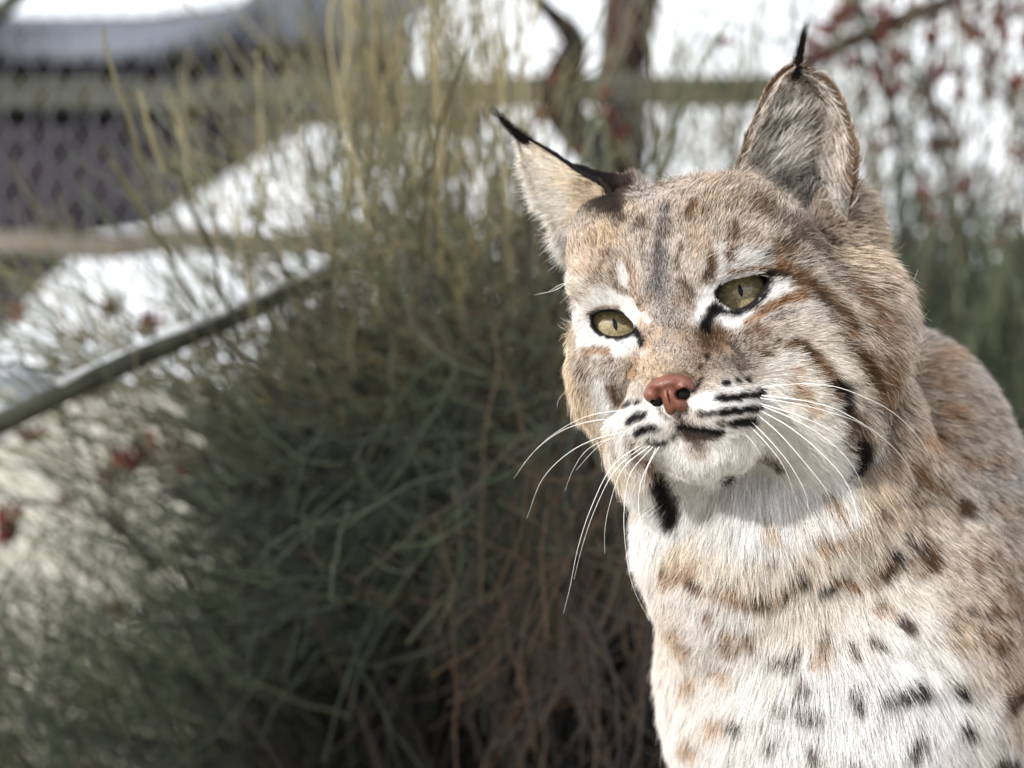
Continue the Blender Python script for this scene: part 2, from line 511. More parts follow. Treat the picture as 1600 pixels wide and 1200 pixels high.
# ------------------------------------------------------------------ coat: colour, comb direction and length tables
# (u, v, r, g, b [as seen], comb angle in the picture plane, hair length cm)
T_HEAD = [
 (900, 256, .09, .08, .09, 130, .3), (930, 266, .09, .08, .09, 125, .3), (955, 278, .12, .10, .10, 118, .35), (958, 300, .13, .11, .10, 112, .35), (975, 290, .24, .20, .18, 108, .4), (962, 322, .17, .14, .12, 108, .35),
 # forehead, midline
 (1000, 300, .62, .56, .52, 92, .70), (1035, 295, .68, .60, .53, 88, .75), (1075, 285, .70, .61, .53, 84, .8), (1110, 272, .66, .55, .43, 75, .8),
 (985, 330, .70, .60, .47, 100, .6), (1010, 345, .74, .67, .60, 98, .55), (1035, 350, .66, .62, .59, 94, .5), (1070, 335, .73, .64, .54, 84, .6), (1110, 315, .66, .56, .44, 76, .7),
 (1150, 300, .60, .51, .41, 70, .75), (1190, 320, .58, .50, .41, 60, .8), (1230, 340, .60, .53, .46, 55, .8),
 (950, 370, .78, .66, .50, 118, .6), (975, 385, .80, .73, .66, 110, .5), (1005, 390, .84, .79, .75, 100, .45), (1030, 400, .58, .54, .52, 94, .42), (1060, 390, .86, .82, .78, 86, .45),
 (1090, 385, .82, .74, .66, 78, .5), (1130, 365, .76, .70, .64, 68, .6), (1165, 375, .76, .70, .64, 60, .6),
 (925, 420, .82, .74, .65, 130, .6), (945, 430, .84, .78, .71, 120, .45), (975, 430, .90, .86, .82, 108, .4), (1000, 440, .80, .74, .68, 99, .35), (1028, 445, .56, .53, .52, 93, .34), (1055, 440, .72, .67, .62, 86, .36),
 (1085, 430, .84, .79, .74, 78, .42), (1120, 410, .87, .83, .80, 66, .5), (1150, 408, .90, .87, .85, 50, .6), (1185, 405, .86, .83, .80, 34, .6),
 # brow and around the left-hand eye
 (910, 455, .85, .80, .74, 150, .5), (935, 470, .90, .88, .86, 135, .35), (960, 472, .92, .91, .90, 120, .3), (985, 483, .94, .93, .92, 110, .25), (1000, 505, .95, .94, .94, 100, .2),
 (1003, 480, .80, .74, .69, 105, .3), (908, 500, .92, .90, .88, 195, .4), (915, 525, .95, .94, .93, 215, .35), (940, 535, .97, .96, .95, 235, .3), (970, 540, .98, .97, .96, 248, .28), (995, 548, .92, .89, .86, 255, .22),
 (885, 520, .84, .76, .65, 200, .9), (880, 560, .86, .77, .64, 222, 1.1), (895, 600, .85, .76, .64, 235, 1.2), (915, 640, .84, .76, .65, 240, 1.3), (935, 680, .84, .76, .66, 245, 1.4), (950, 720, .88, .82, .75, 245, 1.5),
 (975, 770, .93, .90, .87, 245, 1.6), (1000, 810, .95, .94, .93, 245, 1.6), (905, 560, .80, .73, .66, 225, .7), (925, 590, .80, .76, .72, 232, .6), (950, 575, .72, .68, .64, 240, .4), (975, 575, .72, .66, .60, 250, .3),
 (940, 620, .90, .87, .84, 238, .7), (955, 650, .91, .88, .85, 240, .7), (970, 610, .78, .74, .69, 245, .4), (990, 600, .82, .78, .73, 250, .3),
 (975, 700, .92, .89, .86, 246, 1.0), (1000, 740, .90, .85, .80, 248, 1.2), (1030, 800, .96, .95, .94, 250, 1.3), (965, 745, .86, .79, .70, 244, 1.5),
 # bridge
 (1020, 485, .70, .65, .61, 95, .25), (1045, 480, .62, .57, .53, 90, .25), (1075, 475, .66, .58, .51, 84, .26), (1095, 470, .88, .85, .82, 74, .26), (1095, 500, .90, .88, .86, 70, .22),
 (1020, 520, .72, .64, .56, 100, .2), (1045, 525, .66, .60, .55, 90, .2), (1075, 525, .66, .57, .48, 78, .2), (1110, 525, .46, .36, .26, 88, .35), (1128, 530, .55, .45, .36, 80, .35),
 (1018, 560, .78, .69, .59, 105, .2), (1045, 560, .73, .66, .59, 90, .2), (1080, 560, .66, .57, .48, 70, .18), (1018, 590, .80, .71, .61, 120, .19), (1045, 580, .76, .68, .59, 90, .18), (1085, 585, .70, .61, .52, 55, .2),
 (1000, 570, .80, .70, .59, 112, .25), (988, 578, .72, .60, .47, 105, .3), (1120, 560, .60, .50, .41, 62, .3), (1110, 590, .76, .70, .64, 10, .2), (1150, 560, .70, .64, .58, 25, .35),
 # right eye surround
 (1140, 500, .93, .93, .95, 40, .25), (1165, 492, .88, .87, .88, 35, .3), (1195, 475, .93, .91, .90, 30, .35), (1215, 450, .93, .91, .89, 20, .45), (1130, 420, .90, .88, .87, 55, .4), (1170, 420, .88, .86, .84, 35, .5),
 (1205, 420, .70, .62, .54, 22, .5), (1180, 520, .72, .65, .58, 28, .4), (1220, 495, .82, .77, .72, 25, .5), (1260, 490, .84, .80, .76, 15, .6),
 # upper right of the head
 (1230, 390, .66, .57, .48, 25, .8), (1270, 380, .58, .51, .44, 10, .9), (1310, 380, .64, .54, .43, -5, 1.0), (1350, 400, .70, .59, .45, -10, 1.1), (1380, 440, .72, .63, .52, -15, 1.2), (1410, 480, .76, .70, .63, -20, 1.3),
 (1250, 425, .70, .64, .58, 5, .8), (1290, 430, .70, .65, .59, -8, .9), (1330, 450, .66, .57, .47, -14, 1.0), (1300, 480, .74, .70, .66, -10, .9), (1345, 490, .62, .53, .43, -16, 1.1), (1385, 500, .66, .56, .45, -20, 1.2), (1425, 530, .76, .70, .64, -24, 1.4),
 (1280, 530, .86, .81, .75, 0, .7), (1320, 530, .84, .80, .75, -15, .9), (1360, 550, .76, .70, .64, -24, 1.1), (1395, 570, .68, .58, .48, -30, 1.3), (1435, 590, .80, .74, .67, -35, 1.6),
 # cheek right
 (1200, 540, .76, .71, .66, 20, .4), (1165, 580, .78, .74, .70, 12, .35), (1220, 570, .90, .87, .83, 8, .5), (1260, 580, .93, .89, .84, -5, .7), (1300, 570, .93, .89, .83, -15, .9), (1335, 590, .86, .81, .75, -25, 1.1),
 (1220, 610, .90, .87, .83, -8, .5), (1260, 630, .93, .88, .82, -20, .7), (1300, 650, .93, .89, .84, -30, .9), (1345, 640, .82, .77, .71, -36, 1.3), (1385, 640, .68, .58, .48, -38, 1.5), (1425, 650, .90, .86, .82, -42, 1.7),
 (1230, 660, .95, .91, .86, -35, .6), (1270, 690, .95, .92, .87, -45, .9), (1310, 700, .94, .92, .90, -50, 1.2), (1360, 690, .78, .72, .66, -46, 1.6), (1400, 690, .78, .72, .66, -44, 1.7),
 (1250, 720, .96, .93, .89, -60, 1.0), (1300, 750, .96, .95, .94, -62, 1.4), (1375, 730, .90, .90, .91, -58, 1.8), (1360, 760, .93, .93, .93, -62, 1.8), (1200, 700, .95, .91, .86, -65, .7),
 # muzzle, lips, chin
 (985, 640, .92, .90, .87, 215, .3), (1005, 665, .93, .91, .89, 225, .3), (1030, 655, .93, .92, .90, 245, .22), (1000, 690, .90, .87, .83, 232, .35), (1040, 680, .88, .85, .82, 255, .25),
 (1105, 630, .94, .93, .93, -15, .22), (1130, 610, .86, .84, .82, 0, .25), (1150, 630, .95, .94, .93, -8, .28), (1170, 650, .94, .92, .90, -15, .32), (1110, 655, .86, .83, .81, -35, .25), (1195, 625, .94, .92, .90, -8, .35), (1190, 665, .90, .86, .81, -30, .4),
 (1085, 650, .84, .80, .77, 270, .2), (1070, 665, .60, .54, .52, 270, .2), (1050, 710, .95, .93, .90, 262, .4), (1090, 704, .80, .75, .71, 270, .4), (1090, 730, .97, .95, .92, 272, .5), (1130, 705, .96, .94, .90, 282, .5), (1160, 690, .96, .93, .89, 292, .6), (1110, 745, .98, .96, .93, 275, .6),
]
T_BODY = [
 # bib
 (1010, 800, 0.97, 0.96, 0.95, 245, 1.5), (1040, 830, 0.97, 0.97, 0.96, 250, 1.5), (1075, 790, 0.97, 0.96, 0.95, 258, 1.4), (1110, 780, 0.97, 0.95, 0.92, 265, 1.4), (1150, 790, 0.95, 0.94, 0.92, 270, 1.5), (1200, 780, 0.95, 0.95, 0.93, 272, 1.6), (1260, 780, 0.95, 0.94, 0.93, 280, 1.6), (1310, 790, 0.93, 0.91, 0.88, 288, 1.5),
 (1110, 830, 0.95, 0.93, 0.90, 262, 1.5), (1160, 840, 0.95, 0.95, 0.94, 268, 1.6), (1210, 830, 0.94, 0.93, 0.92, 272, 1.6), (1260, 830, 0.92, 0.88, 0.84, 282, 1.5), (1200, 860, 0.93, 0.90, 0.88, 272, 1.5),
 (1020, 860, 0.95, 0.93, 0.91, 240, 1.2), (1010, 900, 0.90, 0.86, 0.82, 238, 1.2), (1050, 880, 0.92, 0.84, 0.73, 240, 1.2), (1090, 870, 0.93, 0.86, 0.77, 246, 1.2), (1130, 880, 0.92, 0.86, 0.79, 250, 1.3), (1170, 900, 0.89, 0.84, 0.77, 258, 1.3),
 (1340, 840, 0.86, 0.80, 0.71, 300, 1.3), (1320, 870, 0.89, 0.84, 0.77, 295, 1.2), (1260, 880, 0.89, 0.83, 0.76, 283, 1.3), (1220, 900, 0.90, 0.85, 0.78, 275, 1.3), (1380, 800, 0.84, 0.76, 0.66, 308, 1.3), (1420, 790, 0.78, 0.69, 0.61, 315, 1.2), (1400, 830, 0.86, 0.80, 0.73, 312, 1.3), (1430, 740, 0.74, 0.65, 0.57, 320, 1.1),
 (1060, 930, 0.90, 0.86, 0.83, 240, 1.2), (1110, 930, 0.92, 0.89, 0.85, 248, 1.3), (1040, 960, 0.89, 0.84, 0.78, 240, 1.1), (1150, 960, 0.93, 0.90, 0.87, 255, 1.3), (1200, 960, 0.90, 0.86, 0.80, 265, 1.3), (1260, 940, 0.90, 0.86, 0.80, 275, 1.3), (1320, 940, 0.91, 0.87, 0.82, 290, 1.3), (1380, 920, 0.92, 0.88, 0.82, 300, 1.3), (1440, 920, 0.89, 0.85, 0.80, 315, 1.2),
 (1100, 990, 0.92, 0.88, 0.85, 245, 1.3), (1060, 1010, 0.89, 0.84, 0.79, 240, 1.2), (1160, 1020, 0.93, 0.90, 0.88, 252, 1.4), (1220, 1000, 0.90, 0.86, 0.82, 265, 1.4), (1280, 1000, 0.90, 0.86, 0.81, 275, 1.4), (1340, 1000, 0.92, 0.88, 0.84, 290, 1.4), (1400, 1000, 0.94, 0.92, 0.89, 300, 1.4), (1450, 980, 0.90, 0.86, 0.82, 312, 1.3),
 (1080, 1070, 0.90, 0.86, 0.82, 243, 1.3), (1140, 1080, 0.93, 0.90, 0.87, 250, 1.5), (1200, 1060, 0.95, 0.93, 0.90, 256, 1.6), (1270, 1050, 0.95, 0.93, 0.92, 268, 1.7), (1330, 1050, 0.95, 0.93, 0.92, 278, 1.7), (1400, 1050, 0.96, 0.95, 0.95, 290, 1.6), (1470, 1040, 0.93, 0.91, 0.88, 305, 1.4),
 (1080, 1130, 0.92, 0.88, 0.84, 245, 1.4), (1150, 1150, 0.93, 0.91, 0.89, 250, 1.6), (1230, 1130, 0.95, 0.94, 0.93, 262, 1.8), (1310, 1120, 0.96, 0.95, 0.94, 272, 1.8), (1400, 1120, 0.97, 0.96, 0.97, 282, 1.8), (1470, 1110, 0.96, 0.95, 0.96, 296, 1.6), (1540, 1110, 0.92, 0.88, 0.85, 305, 1.4),
 (1100, 1190, 0.93, 0.90, 0.88, 250, 1.6), (1250, 1190, 0.95, 0.94, 0.93, 266, 1.8), (1400, 1190, 0.95, 0.95, 0.94, 278, 1.8), (1540, 1180, 0.92, 0.89, 0.86, 300, 1.5),
 # shoulder and flank
 (1460, 510, .62, .58, .55, 20, 1.2), (1500, 530, .66, .62, .59, 8, 1.2), (1540, 580, .66, .62, .60, -5, 1.2), (1570, 650, .68, .64, .62, -10, 1.2), (1590, 740, .70, .67, .65, -18, 1.2),
 (1470, 560, .68, .56, .44, -5, 1.1), (1510, 600, .72, .66, .60, -8, 1.1), (1460, 620, .66, .57, .48, -15, 1.1), (1500, 660, .70, .60, .49, -14, 1.1), (1540, 680, .68, .62, .57, -14, 1.1), (1460, 690, .66, .53, .41, -28, 1.1), (1500, 720, .72, .65, .58, -22, 1.1), (1550, 740, .72, .68, .64, -20, 1.1),
 (1460, 760, .72, .64, .55, -38, 1.1), (1520, 790, .76, .72, .68, -30, 1.1), (1570, 810, .72, .66, .60, -26, 1.1), (1480, 830, .82, .77, .71, -40, 1.1), (1540, 860, .72, .64, .57, -32, 1.1), (1590, 870, .72, .65, .59, -28, 1.1), (1480, 880, .76, .70, .64, -45, 1.2), (1500, 930, .78, .72, .66, -42, 1.2), (1560, 930, .68, .57, .47, -34, 1.1),
 (1500, 980, .78, .70, .61, -45, 1.2), (1560, 1000, .70, .60, .50, -36, 1.1), (1590, 1050, .74, .66, .58, -40, 1.2), (1520, 1040, .86, .81, .76, -50, 1.3), (1600, 1120, .80, .74, .68, -48, 1.3),
]
T_EARR_IN = [(1230, 125, .48, .37, .26, 100, .45), (1200, 175, .55, .46, .37, 70, .6), (1230, 170, .60, .55, .50, 60, .9), (1270, 160, .52, .43, .35, 80, .7), (1300, 170, .58, .49, .40, 95, .6),
 (1175, 225, .62, .50, .36, 60, .5), (1210, 220, .74, .70, .66, 40, 1.5), (1250, 215, .70, .66, .62, 20, 1.5), (1290, 220, .54, .43, .34, 70, .8), (1318, 220, .62, .48, .38, 100, .5),
 (1160, 265, .66, .54, .38, 70, .5), (1200, 265, .72, .67, .62, 35, 1.7), (1240, 260, .80, .77, .74, 18, 1.8), (1285, 260, .60, .52, .45, 60, 1.2), (1310, 260, .55, .42, .33, 110, .8), (1180, 300, .55, .47, .38, 60, 1.0), (1240, 295, .30, .25, .22, 20, 1.2), (1290, 310, .72, .69, .66, 100, 1.5), (1240, 330, .64, .60, .57, 90, 1.5), (1320, 330, .78, .73, .66, 110, 1.0)]
T_EARR_BK = [(1250, 110, .40, .30, .22, 95, .4), (1330, 200, .52, .43, .34, 95, .5), (1340, 280, .44, .34, .26, 100, .6), (1180, 220, .62, .53, .41, 80, .4), (1350, 360, .60, .48, .36, 100, .6)]
T_EARL_IN = [(825, 230, .90, .86, .80, 195, .45), (850, 270, .95, .91, .86, 196, .7), (885, 275, .93, .87, .78, 190, .6), (915, 300, .90, .82, .70, 190, .6), (935, 330, .84, .74, .60, 200, .6), (870, 320, .97, .94, .90, 200, .9), (900, 340, .93, .87, .78, 205, .9), (890, 370, .94, .91, .88, 215, 1.1), (920, 380, .86, .80, .73, 220, 1.0), (905, 410, .90, .87, .83, 225, 1.0)]
T_EARL_BK = [(820, 210, .08, .07, .08, 140, .35), (880, 240, .09, .08, .10, 130, .45), (930, 265, .14, .12, .13, 120, .5), (960, 280, .24, .20, .18, 110, .5), (960, 330, .20, .15, .13, 100, .5)]
TABLES = [T_HEAD, T_BODY, T_EARR_IN, T_EARR_BK, T_EARL_IN, T_EARL_BK]

BK = (.055, .05, .055); DK = (.17, .13, .11); BR = (.42, .30, .20); OR = (.62, .42, .25); TN = (.66, .50, .35); GY = (.36, .33, .32); WH = (.96, .95, .94)
# strokes: (layer, colour, alpha, half width, [points])
STROKES = [
 # white around the eyes first
 (0, (.92, .91, .91), .9, 8, [(1118, 506), (1145, 500), (1175, 486), (1200, 466), (1215, 447)]), (0, WH, .8, 8, [(1096, 512), (1099, 480), (1112, 455)]),
 (0, (.92, .91, .90), .85, 8, [(912, 505), (922, 528), (950, 540), (985, 538), (997, 548)]), (0, WH, .8, 6, [(935, 478), (965, 476), (990, 488), (1001, 512)]), (0, WH, .35, 9, [(975, 400), (970, 440), (975, 462)]),
 (0, WH, .5, 14, [(1130, 395), (1165, 400), (1190, 412)]), (0, WH, .6, 10, [(935, 600), (950, 640), (965, 670)]),
 # forehead lines
 (0, GY, .75, 7, [(1041, 325), (1033, 365), (1026, 400), (1027, 445)]), (0, GY, .35, 16, [(1030, 410), (1026, 455), (1040, 490)]),
 (0, DK, .75, 5, [(1080, 318), (1072, 342)]), (0, BR, .6, 8, [(1086, 322), (1080, 340)]), (0, BR, .5, 5, [(1048, 350), (1040, 375)]),
 (0, DK, .45, 6, [(1000, 345), (988, 365)]), (0, DK, .5, 5, [(972, 340), (962, 356)]), (0, BR, .4, 5, [(1012, 352), (1004, 375)]), (0, BR, .4, 4, [(1005, 378), (1003, 405)]),
 (0, TN, .7, 5, [(975, 400), (985, 425), (988, 455), (1000, 480)]), (0, BR, .55, 6, [(948, 395), (938, 420), (928, 440)]), (0, BR, .45, 5, [(962, 400), (955, 425), (962, 450), (985, 462)]),
 (0, BR, .6, 4, [(1063, 385), (1056, 405), (1060, 425)]), (0, BR, .8, 7, [(1112, 400), (1113, 418), (1105, 435)]), (0, DK, .4, 4, [(1112, 412), (1104, 436)]), (0, BR, .65, 9, [(1144, 355), (1146, 380), (1138, 400)]), (0, DK, .35, 5, [(1148, 355), (1147, 375)]),
 (0, BR, .45, 9, [(1070, 448), (1078, 462), (1060, 470)]), (0, DK, .35, 4, [(1060, 440), (1082, 458)]), (0, BR, .4, 6, [(1015, 465), (1000, 478)]), (0, DK, .6, 8, [(1120, 268), (1140, 262)]),

 # bridge
 (0, (.34, .25, .17), .65, 13, [(1098, 520), (1118, 522), (1108, 540)]), (0, BR, .35, 12, [(1092, 545), (1090, 580)]), (0, BK, .9, 4.5, [(1104, 556), (1106, 559)]), (0, DK, .6, 4, [(1092, 572), (1093, 577)]), (0, BK, .8, 3, [(1097, 590), (1090, 600), (1083, 610)]),
 (0, TN, .25, 7, [(997, 545), (991, 565), (986, 590)]), (0, TN, .45, 6, [(1000, 500), (1010, 540)]),
 (0, DK, .45, 3, [(1015, 597), (1028, 588), (1048, 584), (1070, 585), (1084, 595)]),
 # left eye
 (0, BK, .97, 5, [(990, 515), (998, 527), (1002, 536)]), (0, BK, .9, 3.5, [(922, 494), (928, 512), (948, 526), (968, 529), (988, 519)]), (0, BR, .55, 3, [(920, 492), (940, 484), (965, 481)]),
 (0, OR, .85, 5, [(914, 546), (930, 546), (948, 548)]), (0, BR, .5, 3.5, [(944, 566), (954, 560)]), (0, BR, .75, 8, [(954, 605), (964, 622), (967, 630)]), (0, DK, .4, 4, [(960, 608), (966, 626)]), (0, BR, .3, 10, [(905, 570), (915, 610)]),
 # right eye
 (0, BK, .98, 8, [(1118, 484), (1108, 497), (1104, 512)]), (0, BK, .9, 4.5, [(1116, 482), (1130, 490), (1155, 489), (1180, 476), (1195, 458), (1203, 434)]), (0, BK, .85, 5, [(1196, 428), (1212, 427), (1235, 430)]), (0, BR, .7, 3.5, [(1140, 428), (1165, 422), (1198, 420)]),
 (0, DK, .85, 6, [(1215, 426), (1240, 432), (1262, 447), (1278, 466)]), (0, BR, .8, 9, [(1215, 416), (1245, 425), (1270, 448), (1300, 470), (1320, 492), (1330, 520)]), (0, DK, .5, 6, [(1268, 445), (1285, 470), (1320, 490), (1330, 510)]),
 (0, OR, .85, 6, [(1168, 504), (1190, 488), (1220, 472), (1255, 460)]), (0, BR, .5, 7, [(1190, 486), (1230, 466), (1262, 450)]), (0, BR, .35, 6, [(1235, 440), (1255, 462)]),
 (0, GY, .4, 5, [(1200, 500), (1235, 488)]), (0, BR, .5, 4, [(1180, 512), (1200, 520)]), (0, BR, .5, 7, [(1165, 522), (1180, 516), (1195, 526)]), (0, DK, .75, 3.5, [(1210, 534), (1216, 532)]), (0, DK, .55, 4, [(1190, 552), (1205, 556)]), (0, BR, .4, 6, [(1170, 545), (1195, 550)]),
 (0, BR, .3, 5, [(1150, 575), (1180, 570)]),
 # upper right stripes
 (0, DK, .4, 8, [(1250, 372), (1285, 385), (1300, 410), (1320, 430), (1345, 450)]), (0, DK, .4, 9, [(1200, 395), (1230, 385), (1240, 370)]), (0, BR, .4, 12, [(1330, 440), (1365, 470), (1390, 500)]), (0, BR, .35, 10, [(1240, 395), (1215, 405)]),
 (0, GY, .35, 8, [(1320, 440), (1330, 465)]), (0, BR, .35, 12, [(1360, 500), (1385, 530), (1400, 570)]), (0, BR, .4, 10, [(1310, 500), (1325, 530)]), (0, DK, .3, 8, [(1345, 470), (1370, 485)]),
 (0, DK, .35, 10, [(1180, 320), (1220, 345), (1270, 360)]), (0, OR, .3, 8, [(1210, 390), (1220, 410)]),
 # cheek stripes
 (0, BR, .8, 7, [(1228, 540), (1248, 536), (1266, 552), (1285, 580)]), (0, DK, .6, 5, [(1245, 536), (1262, 548), (1280, 572), (1292, 590)]), (0, BR, .85, 11, [(1275, 562), (1293, 585), (1310, 612)]), (0, BK, .9, 10, [(1305, 598), (1320, 612), (1318, 632), (1328, 655)]), (0, DK, .6, 7, [(1325, 650), (1340, 675), (1346, 690)]), (0, BR, .5, 12, [(1335, 650), (1350, 685)]), (0, BK, .95, 13, [(1345, 690), (1347, 715), (1342, 748)]), (0, BK, .5, 8, [(1352, 700), (1362, 725)]),
 (0, BR, .85, 13, [(1342, 550), (1360, 575), (1372, 605), (1385, 630)]), (0, DK, .5, 8, [(1340, 552), (1356, 570), (1368, 600)]), (0, BR, .4, 14, [(1385, 590), (1410, 640), (1430, 690)]), (0, GY, .45, 12, [(1375, 640), (1385, 670), (1395, 690)]), (0, BR, .6, 7, [(1440, 625), (1432, 645)]), (0, BR, .4, 12, [(1375, 555), (1400, 600)]),
 (0, OR, .35, 5, [(1240, 580), (1252, 580)]), (0, OR, .35, 6, [(1240, 612), (1258, 610)]), (0, OR, .2, 10, [(1270, 640), (1240, 600)]), (0, BR, .3, 8, [(1325, 700), (1318, 670)]),
 # whisker marks, right
 (0, BK, .97, 5.5, [(1133, 597), (1134, 597)]), (0, BK, .97, 5.5, [(1152, 593), (1153, 593)]), (0, BK, .97, 4.5, [(1170, 591), (1172, 591)]), (0, BK, .97, 5.5, [(1120, 621), (1140, 622), (1165, 617), (1190, 612)]), (0, BK, .97, 5, [(1126, 644), (1150, 641), (1170, 640), (1190, 634)]), (0, BK, .7, 3.5, [(1092, 648), (1112, 646), (1126, 643)]),
 (0, BK, .92, 7, [(1144, 662), (1160, 661), (1178, 660)]), (0, DK, .5, 5, [(1122, 660), (1140, 662)]), (0, DK, .35, 4, [(1095, 642), (1100, 643)]),
 # whisker marks, left
 (0, BK, .9, 4, [(979, 631), (981, 629)]), (0, BK, .9, 4, [(992, 627), (994, 626)]), (0, BK, .9, 5.5, [(984, 657), (995, 650), (1006, 645)]), (0, BK, .95, 6, [(996, 676), (1008, 670), (1018, 667)]), (0, BK, .7, 4, [(1014, 690), (1028, 692), (1038, 692)]), (0, DK, .4, 4, [(1022, 672), (1030, 670)]), (0, DK, .5, 3, [(1030, 640), (1040, 655)]),
 # mouth and lower lip; the dark patch paints the shade on the chin
 (0, BK, .97, 5, [(1060, 666), (1085, 671), (1108, 673), (1124, 676)]), (0, BK, .5, 3.5, [(1058, 676), (1052, 684)]), (0, DK, .8, 7, [(1070, 680), (1092, 684), (1114, 682)]), (0, DK, .45, 5, [(1086, 694), (1092, 698)]), (0, DK, .7, 2.5, [(1062, 648), (1066, 662)]),
 (0, BK, .9, 6, [(1140, 745), (1135, 754)]), (0, DK, .6, 5, [(1214, 730), (1220, 738)]), (0, DK, .35, 7, [(1190, 715), (1210, 725)]),
 # black ruff patch, left
 (0, BK, .95, 11, [(1028, 755), (1036, 780), (1048, 812)]), (1, BK, .95, 11, [(1028, 755), (1036, 780), (1048, 812)]), (0, BK, .6, 8, [(1045, 770), (1052, 800)]),
 (0, OR, .35, 8, [(1012, 725), (1018, 740)]), (0, BR, .3, 6, [(985, 690), (1000, 720)]),
 (1, BK, .9, 6, [(1140, 745), (1135, 756)]), (1, DK, .6, 5, [(1214, 730), (1222, 742)]),
 # chest
 (1, BR, .6, 8, [(1043, 885), (1050, 900)]), (1, BR, .85, 9, [(1078, 895), (1095, 908)]), (1, DK, .6, 6, [(1085, 900), (1096, 910)]), (1, BR, .7, 6, [(1095, 912), (1140, 926), (1165, 933), (1187, 934), (1215, 926), (1245, 905), (1257, 893)]), (1, OR, .4, 9, [(1110, 915), (1180, 932), (1225, 918)]),
 (1, DK, .85, 7, [(1180, 930), (1200, 932)]), (1, BK, .85, 5, [(1224, 922), (1227, 923)]), (1, BK, .8, 6, [(1250, 892), (1256, 898)]), (1, BK, .9, 7, [(1282, 913), (1300, 902)]), (1, OR, .75, 6, [(1300, 898), (1318, 905), (1338, 914), (1352, 906)]), (1, BR, .6, 6, [(1315, 903), (1340, 915), (1365, 902)]),
 (1, BK, .93, 10, [(1376, 890), (1385, 880), (1398, 865)]), (1, BR, .6, 12, [(1360, 892), (1385, 876)]), (1, BK, .97, 11, [(1444, 862), (1448, 874)]), (1, BR, .6, 14, [(1432, 885), (1450, 866)]), (1, DK, .75, 8, [(1418, 843), (1432, 845)]), (1, BR, .6, 9, [(1435, 835), (1452, 845)]),
 (1, BK, .9, 10, [(1498, 786), (1508, 792)]), (1, BR, .6, 12, [(1488, 798), (1505, 788)]), (1, BR, .75, 9, [(1372, 792), (1380, 797)]), (1, OR, .35, 9, [(1300, 795), (1312, 797)]), (1, OR, .75, 8, [(1280, 846), (1305, 838)]), (1, BR, .5, 7, [(1326, 838), (1335, 824)]), (1, TN, .35, 8, [(1200, 815), (1210, 828)]), (1, BR, .7, 7, [(1200, 867), (1210, 866)]),
 (1, BR, .85, 6, [(1107, 948), (1110, 960)]), (1, BR, .85, 7, [(1168, 995), (1176, 998)]), (1, BR, .5, 8, [(1135, 1000), (1142, 1006)]), (1, BR, .6, 5, [(1280, 1000), (1290, 985)]), (1, DK, .8, 9, [(1405, 965), (1415, 975)]), (1, DK, .75, 6, [(1360, 996), (1372, 1004)]), (1, DK, .7, 5, [(1330, 1010), (1338, 1014)]), (1, OR, .45, 8, [(1370, 950), (1385, 946)]),
 (1, BR, .6, 6, [(1498, 960), (1515, 950)]), (1, BR, .65, 8, [(1510, 870), (1522, 885)]), (1, BR, .4, 12, [(1540, 870), (1580, 880)]), (1, BR, .5, 12, [(1560, 900), (1590, 940)]), (1, BR, .5, 10, [(1530, 985), (1565, 1000)]), (1, BR, .5, 10, [(1545, 950), (1575, 955)]),
 (1, DK, .9, 5.5, [(1204, 1028), (1225, 1028), (1243, 1030)]), (1, DK, .6, 5, [(1245, 1028), (1248, 1016)]), (1, DK, .8, 8, [(1250, 1062), (1260, 1068)]), (1, TN, .6, 9, [(1122, 1046), (1132, 1048)]), (1, TN, .5, 9, [(1070, 1070), (1080, 1060)]), (1, GY, .75, 5, [(1212, 1095), (1245, 1102), (1285, 1112)]), (1, DK, .6, 4, [(1250, 1102), (1280, 1112)]),
 (1, BK, .85, 7, [(1334, 1084), (1342, 1092)]), (1, BK, .93, 8, [(1382, 1084), (1410, 1078), (1440, 1072)]), (1, BK, .93, 8, [(1492, 1066), (1500, 1080)]), (1, BK, .9, 10, [(1576, 1094), (1588, 1080)]), (1, BR, .5, 12, [(1570, 1100), (1590, 1075)]), (1, BK, .8, 8, [(1146, 1124), (1153, 1130)]), (1, TN, .5, 10, [(1115, 1125), (1135, 1125)]), (1, DK, .85, 7, [(1203, 1154), (1212, 1151)]), (1, DK, .8, 8, [(1270, 1165), (1277, 1175)]), (1, BK, .85, 8, [(1335, 1190), (1342, 1196)]), (1, DK, .85, 9, [(1424, 1166), (1438, 1148)]), (1, BK, .9, 7, [(1500, 1126), (1512, 1134)]), (1, DK, .8, 13, [(1558, 1184), (1580, 1194)]), (1, TN, .5, 10, [(1075, 1160), (1085, 1166)]), (1, TN, .4, 10, [(1290, 1010), (1280, 1025)]),
 (1, BR, .5, 9, [(1545, 985), (1560, 1010)]), (1, TN, .35, 12, [(1050, 985), (1070, 1010)]), (1, TN, .4, 12, [(1050, 900), (1080, 880)]), (1, TN, .35, 10, [(1140, 985), (1150, 1005)]),
 # shoulder
 (1, OR, .45, 11, [(1478, 552), (1492, 553)]), (1, OR, .6, 12, [(1465, 598), (1485, 602)]), (1, OR, .6, 12, [(1470, 640), (1492, 646)]), (1, BR, .35, 9, [(1505, 620), (1530, 628)]), (1, OR, .5, 11, [(1445, 683), (1468, 690)]), (1, OR, .5, 11, [(1500, 718), (1518, 722)]), (1, BR, .7, 14, [(1425, 722), (1438, 745)]), (1, BR, .55, 12, [(1440, 740), (1470, 762)]), (1, BR, .35, 14, [(1455, 565), (1440, 590)]), (1, OR, .35, 12, [(1545, 715), (1565, 725)]), (1, BR, .35, 10, [(1400, 775), (1440, 780)]), (1, BR, .35, 9, [(1550, 640), (1560, 660)]), (1, OR, .35, 10, [(1550, 790), (1575, 800)]),
 # ears
